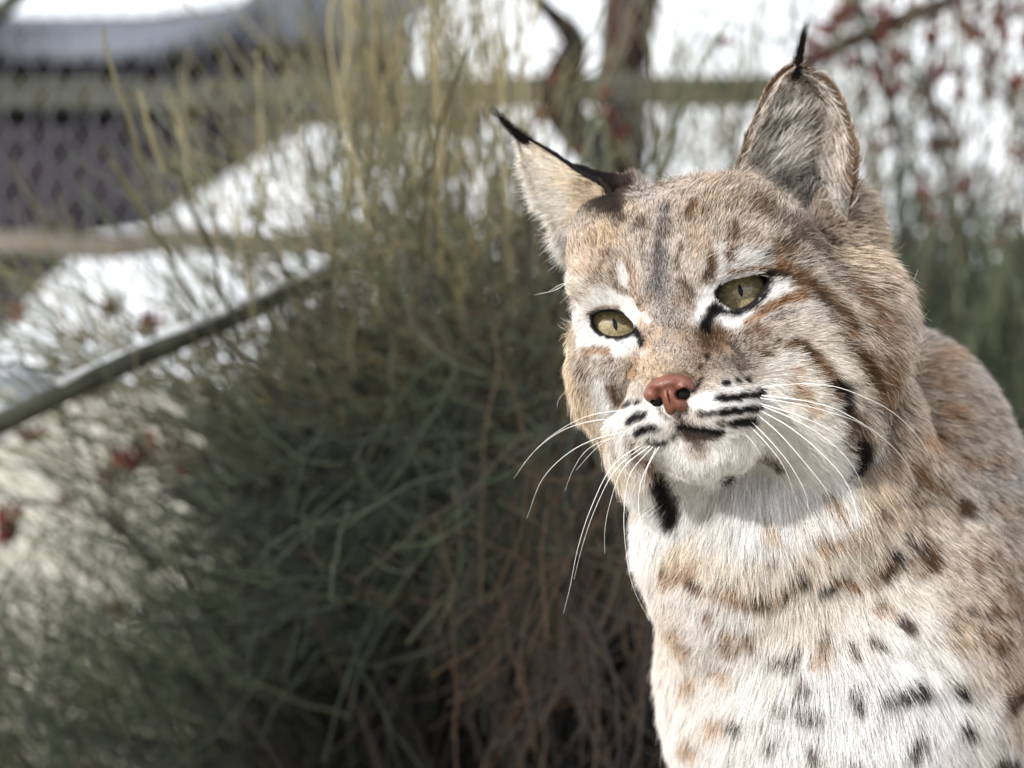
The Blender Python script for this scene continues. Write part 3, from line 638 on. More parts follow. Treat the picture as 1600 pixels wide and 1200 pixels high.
 (2, DK, .8, 12, [(1225, 288), (1255, 282), (1285, 285)]), (2, BK, .7, 7, [(1245, 305), (1290, 300)]), (2, (.5, .36, .26), .5, 10, [(1322, 200), (1328, 240), (1315, 290)]), (2, (.60, .47, .30), .6, 6, [(1148, 262), (1172, 205), (1196, 150), (1222, 116)]),
 (4, TN, .4, 6, [(835, 222), (880, 248), (915, 272)]),
]
GX0, GY0, GST = 700, -60, 2.0
gu = np.arange(GX0, 1760, GST); gv = np.arange(GY0, 1420, GST)
GU, GV = np.meshgrid(gu, gv)
def raster(tab, lay):
    out = np.zeros(GU.shape + (6,)); W = np.zeros(GU.shape)
    for (u, v, r, g, b, ang, ln) in tab:
        w = 1.0 / ((GU - u) ** 2 + (GV - v) ** 2 + 60.0) ** 2.2
        W += w
        a = math.radians(ang)
        for i, x in enumerate((r, g, b, math.cos(a), math.sin(a), ln)): out[..., i] += w * x
    out /= W[..., None]
    wu = 2.6 * NZ[0](np.stack([GU, GV, GU * 0 + lay], -1), .11) + 1.8 * NZ[1](np.stack([GU, GV, GU * 0 + lay], -1), .27)
    wv = 2.6 * NZ[2](np.stack([GU, GV, GU * 0 + lay], -1), .11) + 1.8 * NZ[3](np.stack([GU, GV, GU * 0 + lay], -1), .27)
    for (ly, c, al, hw, pts) in STROKES:
        if ly != lay: continue
        p = np.array(pts, float)
        x0 = int((p[:, 0].min() - hw * 2 - 8 - GX0) / GST); x1 = int((p[:, 0].max() + hw * 2 + 8 - GX0) / GST)
        y0 = int((p[:, 1].min() - hw * 2 - 8 - GY0) / GST); y1 = int((p[:, 1].max() + hw * 2 + 8 - GY0) / GST)
        sl = (slice(max(y0, 0), y1), slice(max(x0, 0), x1))
        small = min(1.0, .35 + hw / 12.0)
        U = GU[sl] + wu[sl] * small; Vv = GV[sl] + wv[sl] * small
        d = np.full(U.shape, 1e9)
        for a, b in zip(p[:-1], p[1:]):
            e = b - a; h = np.clip(((U - a[0]) * e[0] + (Vv - a[1]) * e[1]) / (e @ e + 1e-9), 0, 1)
            d = np.minimum(d, np.hypot(U - a[0] - e[0] * h, Vv - a[1] - e[1] * h))
        f = np.clip((1.6 - d / hw) / 1.1, 0, 1); f = f * f * (3 - 2 * f) * al ** .75
        out[sl][..., :3] = out[sl][..., :3] * (1 - f[..., None]) + np.array(c) * f[..., None]
    return out
RAS = [raster(t, i) for i, t in enumerate(TABLES)]
def lookup(U, Vv, lay):
    x = np.clip(np.nan_to_num((U - GX0) / GST), 0, GU.shape[1] - 1.01); y = np.clip(np.nan_to_num((Vv - GY0) / GST), 0, GU.shape[0] - 1.01)
    i = x.astype(int); j = y.astype(int); fx = (x - i)[:, None]; fy = (y - j)[:, None]
    out = np.zeros((len(U), 6))
    for l in range(6):
        m = lay == l
        if not m.any(): continue
        R = RAS[l]; a, b, p, q = j[m], i[m], fx[m], fy[m]
        out[m] = (R[a, b] * (1 - p) + R[a, b + 1] * p) * (1 - q) + (R[a + 1, b] * (1 - p) + R[a + 1, b + 1] * p) * q
    return out
def generic_coat(P):
    """the coat where the photograph does not show it: warm grey-brown with soft dark spots"""
    n = NZ[4](P, .55) + .5 * NZ[5](P, 1.3)
    m = NZ[1](P, .25)
    base = np.array([.66, .57, .47])[None] * (1 + .10 * m[:, None])
    low = np.clip((-8 - P[:, 2]) / 20, 0, 1)[:, None] * .5
    base = base * (1 - low) + np.array([.82, .76, .68]) * low
    f = np.clip((n - .42) / .22, 0, 1)[:, None] * .8
    return base * (1 - f) + np.array([.28, .20, .15]) * f
def coat(P, N, lay, off=None):
    Q = P if off is None else P + off
    u, v = proj(Q)
    d = lookup(u, v, lay)
    gr_ = d[:, :3].mean(1, keepdims=True); sf_ = 1.12 - .5 * np.clip((gr_ - .74) / .14, 0, 1); d[:, :3] = np.where((lay < 2)[:, None], gr_ + (d[:, :3] - gr_) * sf_, d[:, :3])
    g = generic_coat(P)
    hid = np.clip((N[:, 1] - 0.10) / .25, 0, 1)
    hid = np.where(lay >= 2, 0, hid)
    hid = np.maximum(hid, np.clip((v - 1260) / 80, 0, 1))[:, None]
    d[:, :3] = d[:, :3] * (1 - hid) + g * hid
    return d

# ---- the skin
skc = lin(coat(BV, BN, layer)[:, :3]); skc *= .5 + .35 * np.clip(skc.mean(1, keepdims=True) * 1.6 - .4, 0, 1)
us_, vs_ = proj(BV)
for sd in (1, -1):
    skc[(np.linalg.norm(BV - EYE_C[sd], axis=1) < 2.4) & (poly_sd(us_, vs_, ALM[sd]) < 6.5)] = (.012, .010, .010)
m_skin, t_, b_ = new_mat('skin')
a_ = t_.nodes.new('ShaderNodeAttribute'); a_.attribute_name = 'col'
t_.links.new(a_.outputs['Color'], b_.inputs['Base Color']); b_.inputs['Roughness'].default_value = .9; b_.inputs['Specular IOR Level'].default_value = .1
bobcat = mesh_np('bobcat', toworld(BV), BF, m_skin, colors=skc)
tag(bobcat, 'spotted bobcat with tufted ears and olive eyes sitting upright before the bushes', 'bobcat')

# ---- nose leather: its own small surface
NP0 = hp(0, 4.02, -2.60)
def nfield(P):
    Q = (P - NP0) @ HB          # l, f, u
    def e(c, r, rot=0.0):
        q = Q - np.array(c)
        if rot:
            ca, sa = math.cos(rot), math.sin(rot)
            q = np.stack([q[..., 0] * ca + q[..., 2] * sa, q[..., 1], -q[..., 0] * sa + q[..., 2] * ca], -1)
        r = np.array(r); k0 = np.sqrt(((q / r) ** 2).sum(-1)); k1 = np.sqrt(((q / r ** 2) ** 2).sum(-1)) + 1e-9
        return k0 * (k0 - 1) / k1
    d = e((0, -.12, .28), (.70, .55, .30))
    for s in (1, -1):
        d = smin(d, e((s * .56, -.18, .05), (.34, .5, .32), s * -.5), .12)
        d = smin(d, e((.13 + s * .17, -.08, -.44), (.22, .42, .37), s * .2), .12)
    d = smin(d, e((.06, -.05, -.15), (.32, .5, .45)), .12)
    d = -smin(-d, e((.48, .20, -.20), (.23, .42, .19), -.25), .05)
    d = -smin(-d, e((.68, .10, -.10), (.22, .38, .09), -.75), .04)
    d = -smin(-d, e((-.50, .24, -.27), (.17, .34, .10), .25), .05)
    d = -smin(-d, e((-.66, .14, -.22), (.16, .30, .06), .6), .04)
    d = -smin(-d, e((.08, .42, -.30), (.035, .16, .5)), .05)
    return d
g_ = np.arange(-1.15, 1.16, .045)
gx, gy, gz = NP0[0] + g_, NP0[1] + g_, NP0[2] + g_
P = np.stack(np.meshgrid(gx, gy, gz, indexing='ij'), -1)
nv, nf_ = surface_nets(nfield(P), gx, gy, gz)
m_nose, t_, b_ = new_mat('nose leather')
tcn = t_.nodes.new('ShaderNodeTexCoord')
n1 = t_.nodes.new('ShaderNodeTexNoise'); n1.inputs['Scale'].default_value = 300; n1.inputs['Detail'].default_value = 4
n2 = t_.nodes.new('ShaderNodeTexVoronoi'); n2.inputs['Scale'].default_value = 2200
t_.links.new(tcn.outputs['Object'], n1.inputs['Vector']); t_.links.new(tcn.outputs['Object'], n2.inputs['Vector'])
r_ = t_.nodes.new('ShaderNodeValToRGB')
els = r_.color_ramp.elements
els[0].position = .31; els[0].color = (.06, .02, .015, 1); els[1].position = .70; els[1].color = (.16, .060, .038, 1)
e3 = els.new(.39); e3.color = (.11, .031, .018, 1)
t_.links.new(n1.outputs['Fac'], r_.inputs['Fac']); t_.links.new(r_.outputs['Color'], b_.inputs['Base Color'])
b_.inputs['Roughness'].default_value = .33; b_.inputs['Specular IOR Level'].default_value = .45
b_.inputs['Subsurface Weight'].default_value = .15; b_.inputs['Subsurface Radius'].default_value = (.003, .001, .0006); b_.inputs['Subsurface Scale'].default_value = 1.0
bp_ = t_.nodes.new('ShaderNodeBump'); bp_.inputs['Strength'].default_value = .35; bp_.inputs['Distance'].default_value = .0004
t_.links.new(n2.outputs['Distance'], bp_.inputs['Height']); t_.links.new(bp_.outputs['Normal'], b_.inputs['Normal'])
nose = mesh_np('nose', toworld(nv), nf_, m_nose, bobcat)
m_dark, _, b_ = new_mat('wet black skin'); b_.inputs['Base Color'].default_value = (.008, .007, .007, 1); b_.inputs['Roughness'].default_value = .3
m_hole, _, b_ = new_mat('nostril lining'); b_.inputs['Base Color'].default_value = (.006, .004, .004, 1); b_.inputs['Roughness'].default_value = .8; b_.inputs['Specular IOR Level'].default_value = .1
# nostril linings
for s in (1, -1):
    V, F = [], []
    c = NP0 + HB @ np.array([s * .46, -.10, -.20])
    n = 12
    for i in range(n + 1):
        for j in range(n * 2):
            th = math.pi * i / n; ph = math.pi * j / n
            V.append(c + HB @ np.array([.25 * math.sin(th) * math.cos(ph), .2 * math.cos(th), .22 * math.sin(th) * math.sin(ph)]))
    for i in range(n):
        for j in range(n * 2):
            F.append((i * 2 * n + j, i * 2 * n + (j + 1) % (2 * n), (i + 1) * 2 * n + (j + 1) % (2 * n), (i + 1) * 2 * n + j))
    mesh_np('nostril', toworld(np.array(V)), np.array(F), m_hole, nose)

# ---- eyes
def cap_mesh(c, axis, up, r, a_in, a_out, nr, ns, sx=1.0, sy=1.0, shape=None):
    """a spherical cap between two polar angles about axis"""
    axis = axis / np.linalg.norm(axis); x = np.cross(up, axis); x /= np.linalg.norm(x); y = np.cross(axis, x)
    V, F = [], []
    for i in range(nr + 1):
        for j in range(ns):
            ph = 2 * math.pi * j / ns; a = a_in + (a_out - a_in) * i / nr
            ax, ay = a * math.cos(ph) * sx, a * math.sin(ph) * sy
            if shape == 'slit':
                ax = a * math.cos(ph) * sx * max(0.0, 1 - abs(math.sin(ph)) ** 3 * .5)
            rr = math.hypot(ax, ay)
            dirv = axis * math.cos(rr) + (x * ax + y * ay) * (math.sin(rr) / (rr + 1e-9))
            V.append(c + dirv * r)
    for i in range(nr):
        for j in range(ns):
            F.append((i * ns + j, i * ns + (j + 1) % ns, (i + 1) * ns + (j + 1) % ns, (i + 1) * ns + j))
    return np.array(V), np.array(F)
m_ball, _, b_ = new_mat('eyeball'); b_.inputs['Base Color'].default_value = (.03, .022, .018, 1); b_.inputs['Roughness'].default_value = .15; b_.inputs['Coat Weight'].default_value = 1; b_.inputs['Coat Roughness'].default_value = .03
m_iris, t_, b_ = new_mat('iris')
at_ = t_.nodes.new('ShaderNodeAttribute'); at_.attribute_name = 'col'
sp = t_.nodes.new('ShaderNodeSeparateColor'); t_.links.new(at_.outputs['Color'], sp.inputs['Color'])   # R = radius 0..1, G,B = unit direction
mp = t_.nodes.new('ShaderNodeCombineXYZ')
m1 = t_.nodes.new('ShaderNodeMath'); m1.operation = 'MULTIPLY'; m1.inputs[1].default_value = .5; t_.links.new(sp.outputs['Red'], m1.inputs[0])
t_.links.new(m1.outputs[0], mp.inputs['X']); t_.links.new(sp.outputs['Green'], mp.inputs['Y']); t_.links.new(sp.outputs['Blue'], mp.inputs['Z'])
n1 = t_.nodes.new('ShaderNodeTexNoise'); n1.inputs['Scale'].default_value = 11; n1.inputs['Detail'].default_value = 9; n1.inputs['Roughness'].default_value = .7; n1.inputs['Distortion'].default_value = .6
t_.links.new(mp.outputs['Vector'], n1.inputs['Vector'])
r1 = t_.nodes.new('ShaderNodeValToRGB'); el = r1.color_ramp.elements
el[0].position = .30; el[0].color = (.09, .072, .040, 1); el[1].position = .72; el[1].color = (.56, .46, .28, 1)
e2 = el.new(.5); e2.color = (.26, .215, .118, 1)
t_.links.new(n1.outputs['Fac'], r1.inputs['Fac'])
r2 = t_.nodes.new('ShaderNodeValToRGB'); el = r2.color_ramp.elements
el[0].position = .0; el[0].color = (.55, .55, .5, 1); el[1].position = 1; el[1].color = (.08, .07, .06, 1)
e2 = el.new(.25); e2.color = (.95, .92, .85, 1); e3 = el.new(.86); e3.color = (1.0, 1.0, 1.0, 1)
t_.links.new(sp.outputs['Red'], r2.inputs['Fac'])
mm = t_.nodes.new('ShaderNodeMix'); mm.data_type = 'RGBA'; mm.blend_type = 'MULTIPLY'; mm.inputs['Factor'].default_value = 1
t_.links.new(r1.outputs['Color'], mm.inputs['A']); t_.links.new(r2.outputs['Color'], mm.inputs['B']); t_.links.new(mm.outputs['Result'], b_.inputs['Base Color'])
b_.inputs['Roughness'].default_value = .5; b_.inputs['Coat Weight'].default_value = 1; b_.inputs['Coat Roughness'].default_value = .02; b_.inputs['Coat IOR'].default_value = 1.38
m_pup, _, b_ = new_mat('pupil'); b_.inputs['Base Color'].default_value = (.003, .003, .004, 1); b_.inputs['Roughness'].default_value = .5; b_.inputs['Specular IOR Level'].default_value = .2
UPH = HB[:, 2]
IRIS_A = 0.80
for sd in (1, -1):
    c = EYE_C[sd]
    tgt = at(*EYE_U[sd], 0); tgt = c + (tgt - c) / np.linalg.norm(tgt - c) * 1.0
    # gaze through the photographed pupil
    cam0 = np.array([0, 0, 0.])
    u_, v_ = EYE_U[sd]
    d_ = np.array([(u_ - 800) * S, 1, (600 - v_) * S]); d_ /= np.linalg.norm(d_)
    bq = d_ @ c; disc = bq * bq - (c @ c - RE * RE)
    hit = d_ * (bq - math.sqrt(max(disc, 0)))
    ax = hit - c
    V, F = cap_mesh(c, ax, UPH, RE - .012, .02, math.pi - .02, 24, 40)
    eye = mesh_np('eye', toworld(V), F, m_ball, bobcat)
    V, F = cap_mesh(c, ax, UPH, RE, .004, IRIS_A, 20, 96)
    rel = (V - c) / RE; axn = ax / np.linalg.norm(ax); x = np.cross(UPH, axn); x /= np.linalg.norm(x); y = np.cross(axn, x)
    px_, py_ = rel @ x, rel @ y; rr = np.hypot(px_, py_) + 1e-6
    ang = np.arccos(np.clip(rel @ axn, -1, 1)) / IRIS_A
    colr = np.stack([ang, .5 + .5 * px_ / rr, .5 + .5 * py_ / rr], 1)
    iris = mesh_np('iris', toworld(V), F, m_iris, eye, colors=colr)
    V, F = cap_mesh(c, ax, UPH, RE + .004, .001, .185, 6, 40, sx=.36, sy=1.0, shape='slit')
    mesh_np('pupil', toworld(V), F, m_pup, eye)
    # black rim of the lids, lying on the eyeball
    poly = np.array(ALM[sd], float); n = len(poly)
    m = 8; cl = np.vstack([poly, poly[:1]])
    dense = []
    for i in range(n):
        p0, p1, p2, p3 = poly[(i - 1) % n], poly[i], poly[(i + 1) % n], poly[(i + 2) % n]
        for k in range(m):
            t = k / m
            dense.append(.5 * ((2 * p1) + (-p0 + p2) * t + (2 * p0 - 5 * p1 + 4 * p2 - p3) * t * t + (-p0 + 3 * p1 - 3 * p2 + p3) * t ** 3))
    dense = np.array(dense); cen = dense.mean(0); N_ = len(dense)
    out_n = dense - cen; out_n /= np.linalg.norm(out_n, axis=1, keepdims=True)
    rings = []
    low = (dense[:, 1] - cen[1]) / 25
    wout = 5.0 + 4.0 * np.clip(low + .3, 0, 1)
    upl = np.clip(-low * 1.4, 0, 1)
    for off, rad in ((1.5, RE + .0), (-.8, RE + .05), (-.35, RE + .12), (.35, RE + .27), (1, RE + .24)):
        q = dense + out_n * (wout[:, None] * off if off > 0 and rad > RE + .1 else off * 1.0) * (1 if rad > RE else -1)
        ring = []
        for (u_, v_) in q:
            d_ = np.array([(u_ - 800) * S, 1, (600 - v_) * S]); d_ /= np.linalg.norm(d_)
            bq = d_ @ c; h2 = c @ c - bq * bq; rq = rad + (.17 * upl[len(ring)] if rad > RE + .1 else 0)
            if h2 < rq * rq: ring.append(d_ * (bq - math.sqrt(rq * rq - h2)))
            else: ring.append(d_ * bq)
        rings.append(np.array(ring))
    V = np.concatenate(rings); F = []
    for r in range(len(rings) - 1):
        for i in range(N_):
            F.append((r * N_ + i, r * N_ + (i + 1) % N_, (r + 1) * N_ + (i + 1) % N_, (r + 1) * N_ + i))
    mesh_np('eyelid', toworld(V), np.array(F), m_dark, bobcat)

# ------------------------------------------------------------------ fur
tri = np.concatenate([BF[:, [0, 1, 2]], BF[:, [0, 2, 3]]])
A_, B_, C_ = BV[tri[:, 0]], BV[tri[:, 1]], BV[tri[:, 2]]
area = .5 * np.linalg.norm(np.cross(B_ - A_, C_ - A_), axis=1)
cen = (A_ + B_ + C_) / 3
fn = np.cross(B_ - A_, C_ - A_); fn /= np.linalg.norm(fn, axis=1, keepdims=True) + 1e-12
tu, tv = proj(cen)
tl = layer[tri[:, 0]]
base = lookup(tu, tv, tl)
ln_ = base[:, 5]
dens = 1150 / np.clip(ln_, .25, 1.6) ** .75            # hairs per square centimetre
dens = np.minimum(dens, 3400)
inview = (fn[:, 1] < .30) & (tu < 1680) & (tv < 1290)
dens = np.where(inview, dens, 90)
dens = np.where(tl == 2, 200, dens); dens = np.where(tl == 4, 1500, dens); dens = np.where((tl == 3) | (tl == 5), 1300, dens)
cnt = rng.poisson(area * dens * FUR)
idx = np.repeat(np.arange(len(tri)), cnt)
n = len(idx)
r1_, r2_ = rng.random(n), rng.random(n); q_ = np.sqrt(r1_)
w0, w1, w2 = 1 - q_, q_ * (1 - r2_), q_ * r2_
P0 = A_[idx] * w0[:, None] + B_[idx] * w1[:, None] + C_[idx] * w2[:, None]
Nn = BN[tri[idx, 0]] * w0[:, None] + BN[tri[idx, 1]] * w1[:, None] + BN[tri[idx, 2]] * w2[:, None]
Nn /= np.linalg.norm(Nn, axis=1, keepdims=True) + 1e-9
L_ = tl[idx]; hidden = ~inview[idx]
U, Vv = proj(P0)
keep = np.ones(n, bool)
for sd in (1, -1):      # nothing grows in the eye openings
    near = np.linalg.norm(P0 - EYE_C[sd], axis=1) < 3.2
    keep &= ~(near & (poly_sd(U, Vv, ALM[sd]) < np.where(Vv > np.mean([p[1] for p in ALM[sd]]) - 6, 6.0, 1.8)))
    keep &= np.linalg.norm(P0 - EYE_C[sd], axis=1) > RE + .02
keep &= ~((np.linalg.norm(P0 - NP0, axis=1) < 1.6) & (nfield(P0) < -.03))
# roots buried inside another piece of the surface (ear feet in the skull)
dh_, db_ = field(P0)
keep &= ~((L_ >= 2) & (np.minimum(dh_, db_) < -.05))
P0, Nn, L_, U, Vv, hidden = P0[keep], Nn[keep], L_[keep], U[keep], Vv[keep], hidden[keep]
n = len(P0)
info = lookup(U, Vv, L_)
ln = info[:, 5] * rng.uniform(.68, 1.2, n) * (1 + .22 * NZ[5](P0, 3.0)) + np.where(rng.random(n) < .03, .18, 0) * np.clip(info[:, 5], 0, 1)
ln *= np.where(hidden & (L_ < 2), 1.2, 1)
d2 = info[:, 3:5] / (np.linalg.norm(info[:, 3:5], axis=1, keepdims=True) + 1e-9)
nz1 = NZ[0](P0, 1.1); nz2 = NZ[1](P0, 3.3); nz3 = NZ[2](P0, 7.0)
jit = .20 * nz1 + .26 * nz2 + .24 * nz3 + rng.normal(0, .14, n)
jit = np.where(L_ == 2, jit * 2.4, jit)
ca, sa = np.cos(jit), np.sin(jit)
d2 = np.stack([d2[:, 0] * ca - d2[:, 1] * sa, d2[:, 0] * sa + d2[:, 1] * ca], 1)
T = np.stack([d2[:, 0], np.zeros(n), d2[:, 1]], 1)
T -= Nn * (T * Nn).sum(1, keepdims=True)
tn = np.linalg.norm(T, axis=1, keepdims=True)
T = np.where(tn > .15, T / (tn + 1e-9), T / .15)
lift0 = np.where(L_ == 0, .62, .85) + .25 * NZ[3](P0, 4.0) + rng.normal(0, .12, n)
lift0 = np.where(L_ >= 3, .45, lift0)
lift0 = np.where(L_ == 2, .95, lift0)
shortf = np.clip(info[:, 5] / .5, .55, 1)
lift0 = lift0 * shortf; lift1 = np.where(L_ == 1, .20, .12) + rng.normal(0, .06, n) + .10 * NZ[4](P0, 4.5)
K = 6
side = np.cross(Nn, T)
curl = rng.normal(0, .10, n) + .15 * NZ[5](P0, 5.0)
ks = np.linspace(0, 1, K)
HP = np.zeros((n, K, 3)); HP[:, 0] = P0 - Nn * .03
g3 = np.array([0, 0, -1.0])
cur = HP[:, 0].copy()
for k in range(1, K):
    s = (ks[k] + ks[k - 1]) / 2
    lf = lift0 * (1 - s) + lift1 * s
    dv = Nn * lf[:, None] + T + side * (curl * s)[:, None] + g3 * (.10 * s * np.clip(info[:, 5], 0, 2))[:, None]
    dv /= np.linalg.norm(dv, axis=1, keepdims=True)
    cur = cur + dv * (ln / (K - 1))[:, None]
    HP[:, k] = cur
off = (HP[:, -2] - HP[:, 0])
lk = coat(P0, Nn, L_, off * .72 + rng.normal(0, .032, (n, 3)))
hc = np.clip(lk[:, :3], 0, 1) ** .90
lum = hc.mean(1)
ag = np.clip(1 - np.abs(lum - .60) / .27, 0, 1) ** .8 * np.clip((lum - .25) / .25, .15, 1)          # banded hair in the brown-grey coat only
rnd = rng.random(n)
val = 1 + rng.normal(0, .09, n) + .05 * NZ[2](P0, 5.0)
rootc = hc * (val * (.90 - .32 * ag))[:, None]  # roots darkened for banding and to paint crevice shade between hairs
strand = rng.choice([.86, 1.0, 1.08], n, p=[.3, .45, .25])
val = val * strand
tip = hc * val[:, None]
lightm = rnd < .54 * ag + .12
darkm = (rnd > 1 - .27 * ag) & (lum < .88)
tip = np.where(lightm[:, None], hc * .38 + np.array([.97, .94, .91]) * .62, tip)
tip = np.where(lightm[:, None] & (lum < .3)[:, None], hc * 1.3, tip)
tip = np.where(darkm[:, None], hc * np.array([.30, .25, .22]), tip)
er = L_ == 2
whp = rng.random(n) < .6
rootc = np.where((er & whp)[:, None], rootc * .5 + .45, rootc * 1.0)
tip = np.where((er & whp)[:, None], np.array([.93, .91, .88])[None], tip)
rad0 = np.where(hidden, .011, .0070) * np.where(L_ == 2, 1.7, 1.0) * np.clip(.75 + .35 * info[:, 5], .75, 1.2)
prof = np.array([1.0, 1.0, .92, .75, .5, .12])
R = rad0[:, None] * prof[None]
m_fur = fur_mat('fur', .6, FURMODE)
GA = 1.04
fur = hair_np('fur', toworld(HP), R / 100, np.clip(lin(np.clip(rootc, 0, 1)) * GA, .004, .93), np.clip(lin(np.clip(tip, 0, 1)) * GA, .004, .93), m_fur, bobcat)
fur['kind'] = 'stuff'
print('HAIRS', n)

# ---- ear tufts
for tipuv, enduv, dp in (((1248, 104), (1262, 26), 5.3), ((816, 214), (765, 167), 5.3)):
    a = at(*tipuv, dp); b = at(*enduv, dp - .6)
    N2 = 260
    st = a[None] + rng.normal(0, 1, (N2, 3)) * np.array([.10, .10, .08]) - (b - a) * rng.uniform(0, .25, N2)[:, None]
    w = rng.uniform(.35, 1, N2)
    en = a[None] + (b - a)[None] * w[:, None] + rng.normal(0, 1, (N2, 3)) * (.03 + .07 * w[:, None])
    mid = (st + en) / 2 + rng.normal(0, 1, (N2, 3)) * .05 + np.cross(b - a, [0, 1, 0]) * .05
    t = np.linspace(0, 1, 7)[None, :, None]
    HPt = (1 - t) ** 2 * st[:, None] + 2 * t * (1 - t) * mid[:, None] + t ** 2 * en[:, None]
    tw = a + (b - a) * 1.0
    c0 = np.tile(lin(np.array([.10, .08, .09])), (N2, 1)); 
    hair_np('ear_tuft', toworld(HPt), np.linspace(.008, .0015, 7)[None] / 100 * np.ones((N2, 1)), c0, c0, m_fur, bobcat)['kind'] = 'stuff'

# ---- whiskers: (u, v, depth) guides
m_wh, _, b_ = new_mat('whisker'); b_.inputs['Base Color'].default_value = (.88, .86, .82, 1); b_.inputs['Roughness'].default_value = .35; b_.inputs['Subsurface Weight'].default_value = 0.0
m_whd, _, b_ = new_mat('dark whisker'); b_.inputs['Base Color'].default_value = (.16, .11, .08, 1); b_.inputs['Roughness'].default_value = .35
def tube(name, pts, r0, r1, mat, parent, n=22, sides=6, label=None):
    P = curve_pts(pts, n)
    V = []
    for i in range(n):
        t = P[min(i + 1, n - 1)] - P[max(i - 1, 0)]; t /= np.linalg.norm(t)
        x = np.cross(t, [0, 1, .01]); x /= np.linalg.norm(x); y = np.cross(t, x)
        r = r0 + (r1 - r0) * (i / (n - 1)) ** .8
        for j in range(sides):
            a = 2 * math.pi * j / sides
            V.append(P[i] + (x * math.cos(a) + y * math.sin(a)) * r)
    F = [(i * sides + j, i * sides + (j + 1) % sides, (i + 1) * sides + (j + 1) % sides, (i + 1) * sides + j) for i in range(n - 1) for j in range(sides)]
    return mesh_np(name, toworld(np.array(V)), np.array(F), mat, parent)
WL = -3.0
WH_L = [[(985, 655, -3), (930, 657, -3), (880, 672, -2.5), (835, 705, -2), (803, 747, -1.5)], [(982, 640, -3), (940, 645, -3), (895, 660, -2), (850, 690, -1.5), (815, 728, -1)],
 [(1000, 672, -3.2), (950, 680, -3), (900, 700, -2.5), (850, 745, -2), (823, 810, -1.5)], [(1002, 678, -3.2), (950, 686, -2.6), (915, 705, -2), (895, 735, -1.5), (882, 768, -1)],
 [(998, 675, -3.2), (945, 690, -2.6), (922, 710, -2), (900, 735, -1.8)], [(1012, 688, -3.3), (960, 725, -3.2), (925, 790, -3), (902, 860, -3), (890, 920, -3), (880, 960, -3)],
 [(1015, 690, -3.3), (965, 730, -3), (930, 795, -2.7), (908, 860, -2.4), (897, 905, -2.2)], [(1018, 695, -3.3), (975, 730, -3), (955, 780, -2.5), (945, 830, -2), (945, 865, -2)],
 [(1020, 698, -3.3), (985, 740, -3), (975, 800, -3), (978, 860, -3), (990, 920, -3), (1015, 970, -3)], [(1025, 700, -3.2), (1000, 760, -3), (1000, 830, -3), (1005, 890, -3)],
 [(1008, 684, -3.2), (975, 705, -3), (955, 730, -2.5), (948, 760, -2)], [(1030, 698, -3.3), (1012, 730, -3.4), (1005, 765, -3.4)]]
WH_R = [[(1190, 605, -3.2), (1240, 600, -3.4), (1300, 603, -3.2), (1350, 620, -3), (1400, 648, -2.5), (1440, 690, -2), (1465, 740, -1.5)],
 [(1190, 618, -3.2), (1250, 625, -3.6), (1300, 637, -3.6), (1340, 657, -3.4), (1380, 685, -3), (1410, 715, -2.5), (1430, 755, -2)],
 [(1188, 622, -3.2), (1250, 632, -3.7), (1300, 645, -3.8), (1345, 662, -3.6), (1385, 695, -3.2)],
 [(1190, 634, -3.2), (1240, 655, -3.8), (1290, 685, -4), (1330, 725, -4), (1350, 770, -3.8), (1352, 800, -3.5)],
 [(1185, 640, -3.2), (1230, 665, -3.8), (1280, 705, -4), (1320, 750, -4), (1340, 810, -4), (1345, 895, -3.6)],
 [(1180, 645, -3.2), (1215, 675, -3.8), (1255, 720, -4), (1290, 765, -4), (1310, 815, -4)],
 [(1170, 655, -3.2), (1200, 685, -3.8), (1240, 735, -4), (1262, 785, -4), (1260, 825, -4)],
 [(1165, 660, -3.2), (1195, 690, -3.8), (1225, 730, -4), (1240, 770, -4)], [(1185, 630, -3.2), (1235, 645, -3.7), (1290, 668, -3.8), (1340, 705, -3.5)],
 [(1150, 665, -3.2), (1175, 690, -3.7), (1195, 720, -3.8)]]
WH_D = [[(1172, 591, -3), (1200, 584, -3.4), (1240, 576, -3.6), (1300, 570, -3.4), (1350, 570, -3.2), (1402, 573, -3)], [(1174, 593, -3), (1210, 589, -3.3), (1260, 587, -3.4), (1310, 591, -3.2)]]
for w in WH_L + WH_R:
    tube('whisker', [at(*p) for p in w], .0135 * random.uniform(.8, 1.15), .0018, m_wh, bobcat)
for w in WH_D:
    tube('whisker', [at(*p) for p in w], .017, .003, m_whd if len(w) < 6 else m_whd, bobcat)['label'] = 'dark brown whisker'
for w in [[(897, 430, .5), (870, 452, 0), (835, 461, 0)], [(900, 440, .5), (875, 445, 0), (858, 455, 0)], [(1135, 400, -1.5), (1120, 395, -2.2), (1100, 405, -2.6)], [(1140, 402, -1.5), (1150, 393, -2.2), (1132, 392, -2.6)]]:
    tube('brow_whisker', [at(*p) for p in w], .012, .002, m_wh, bobcat)
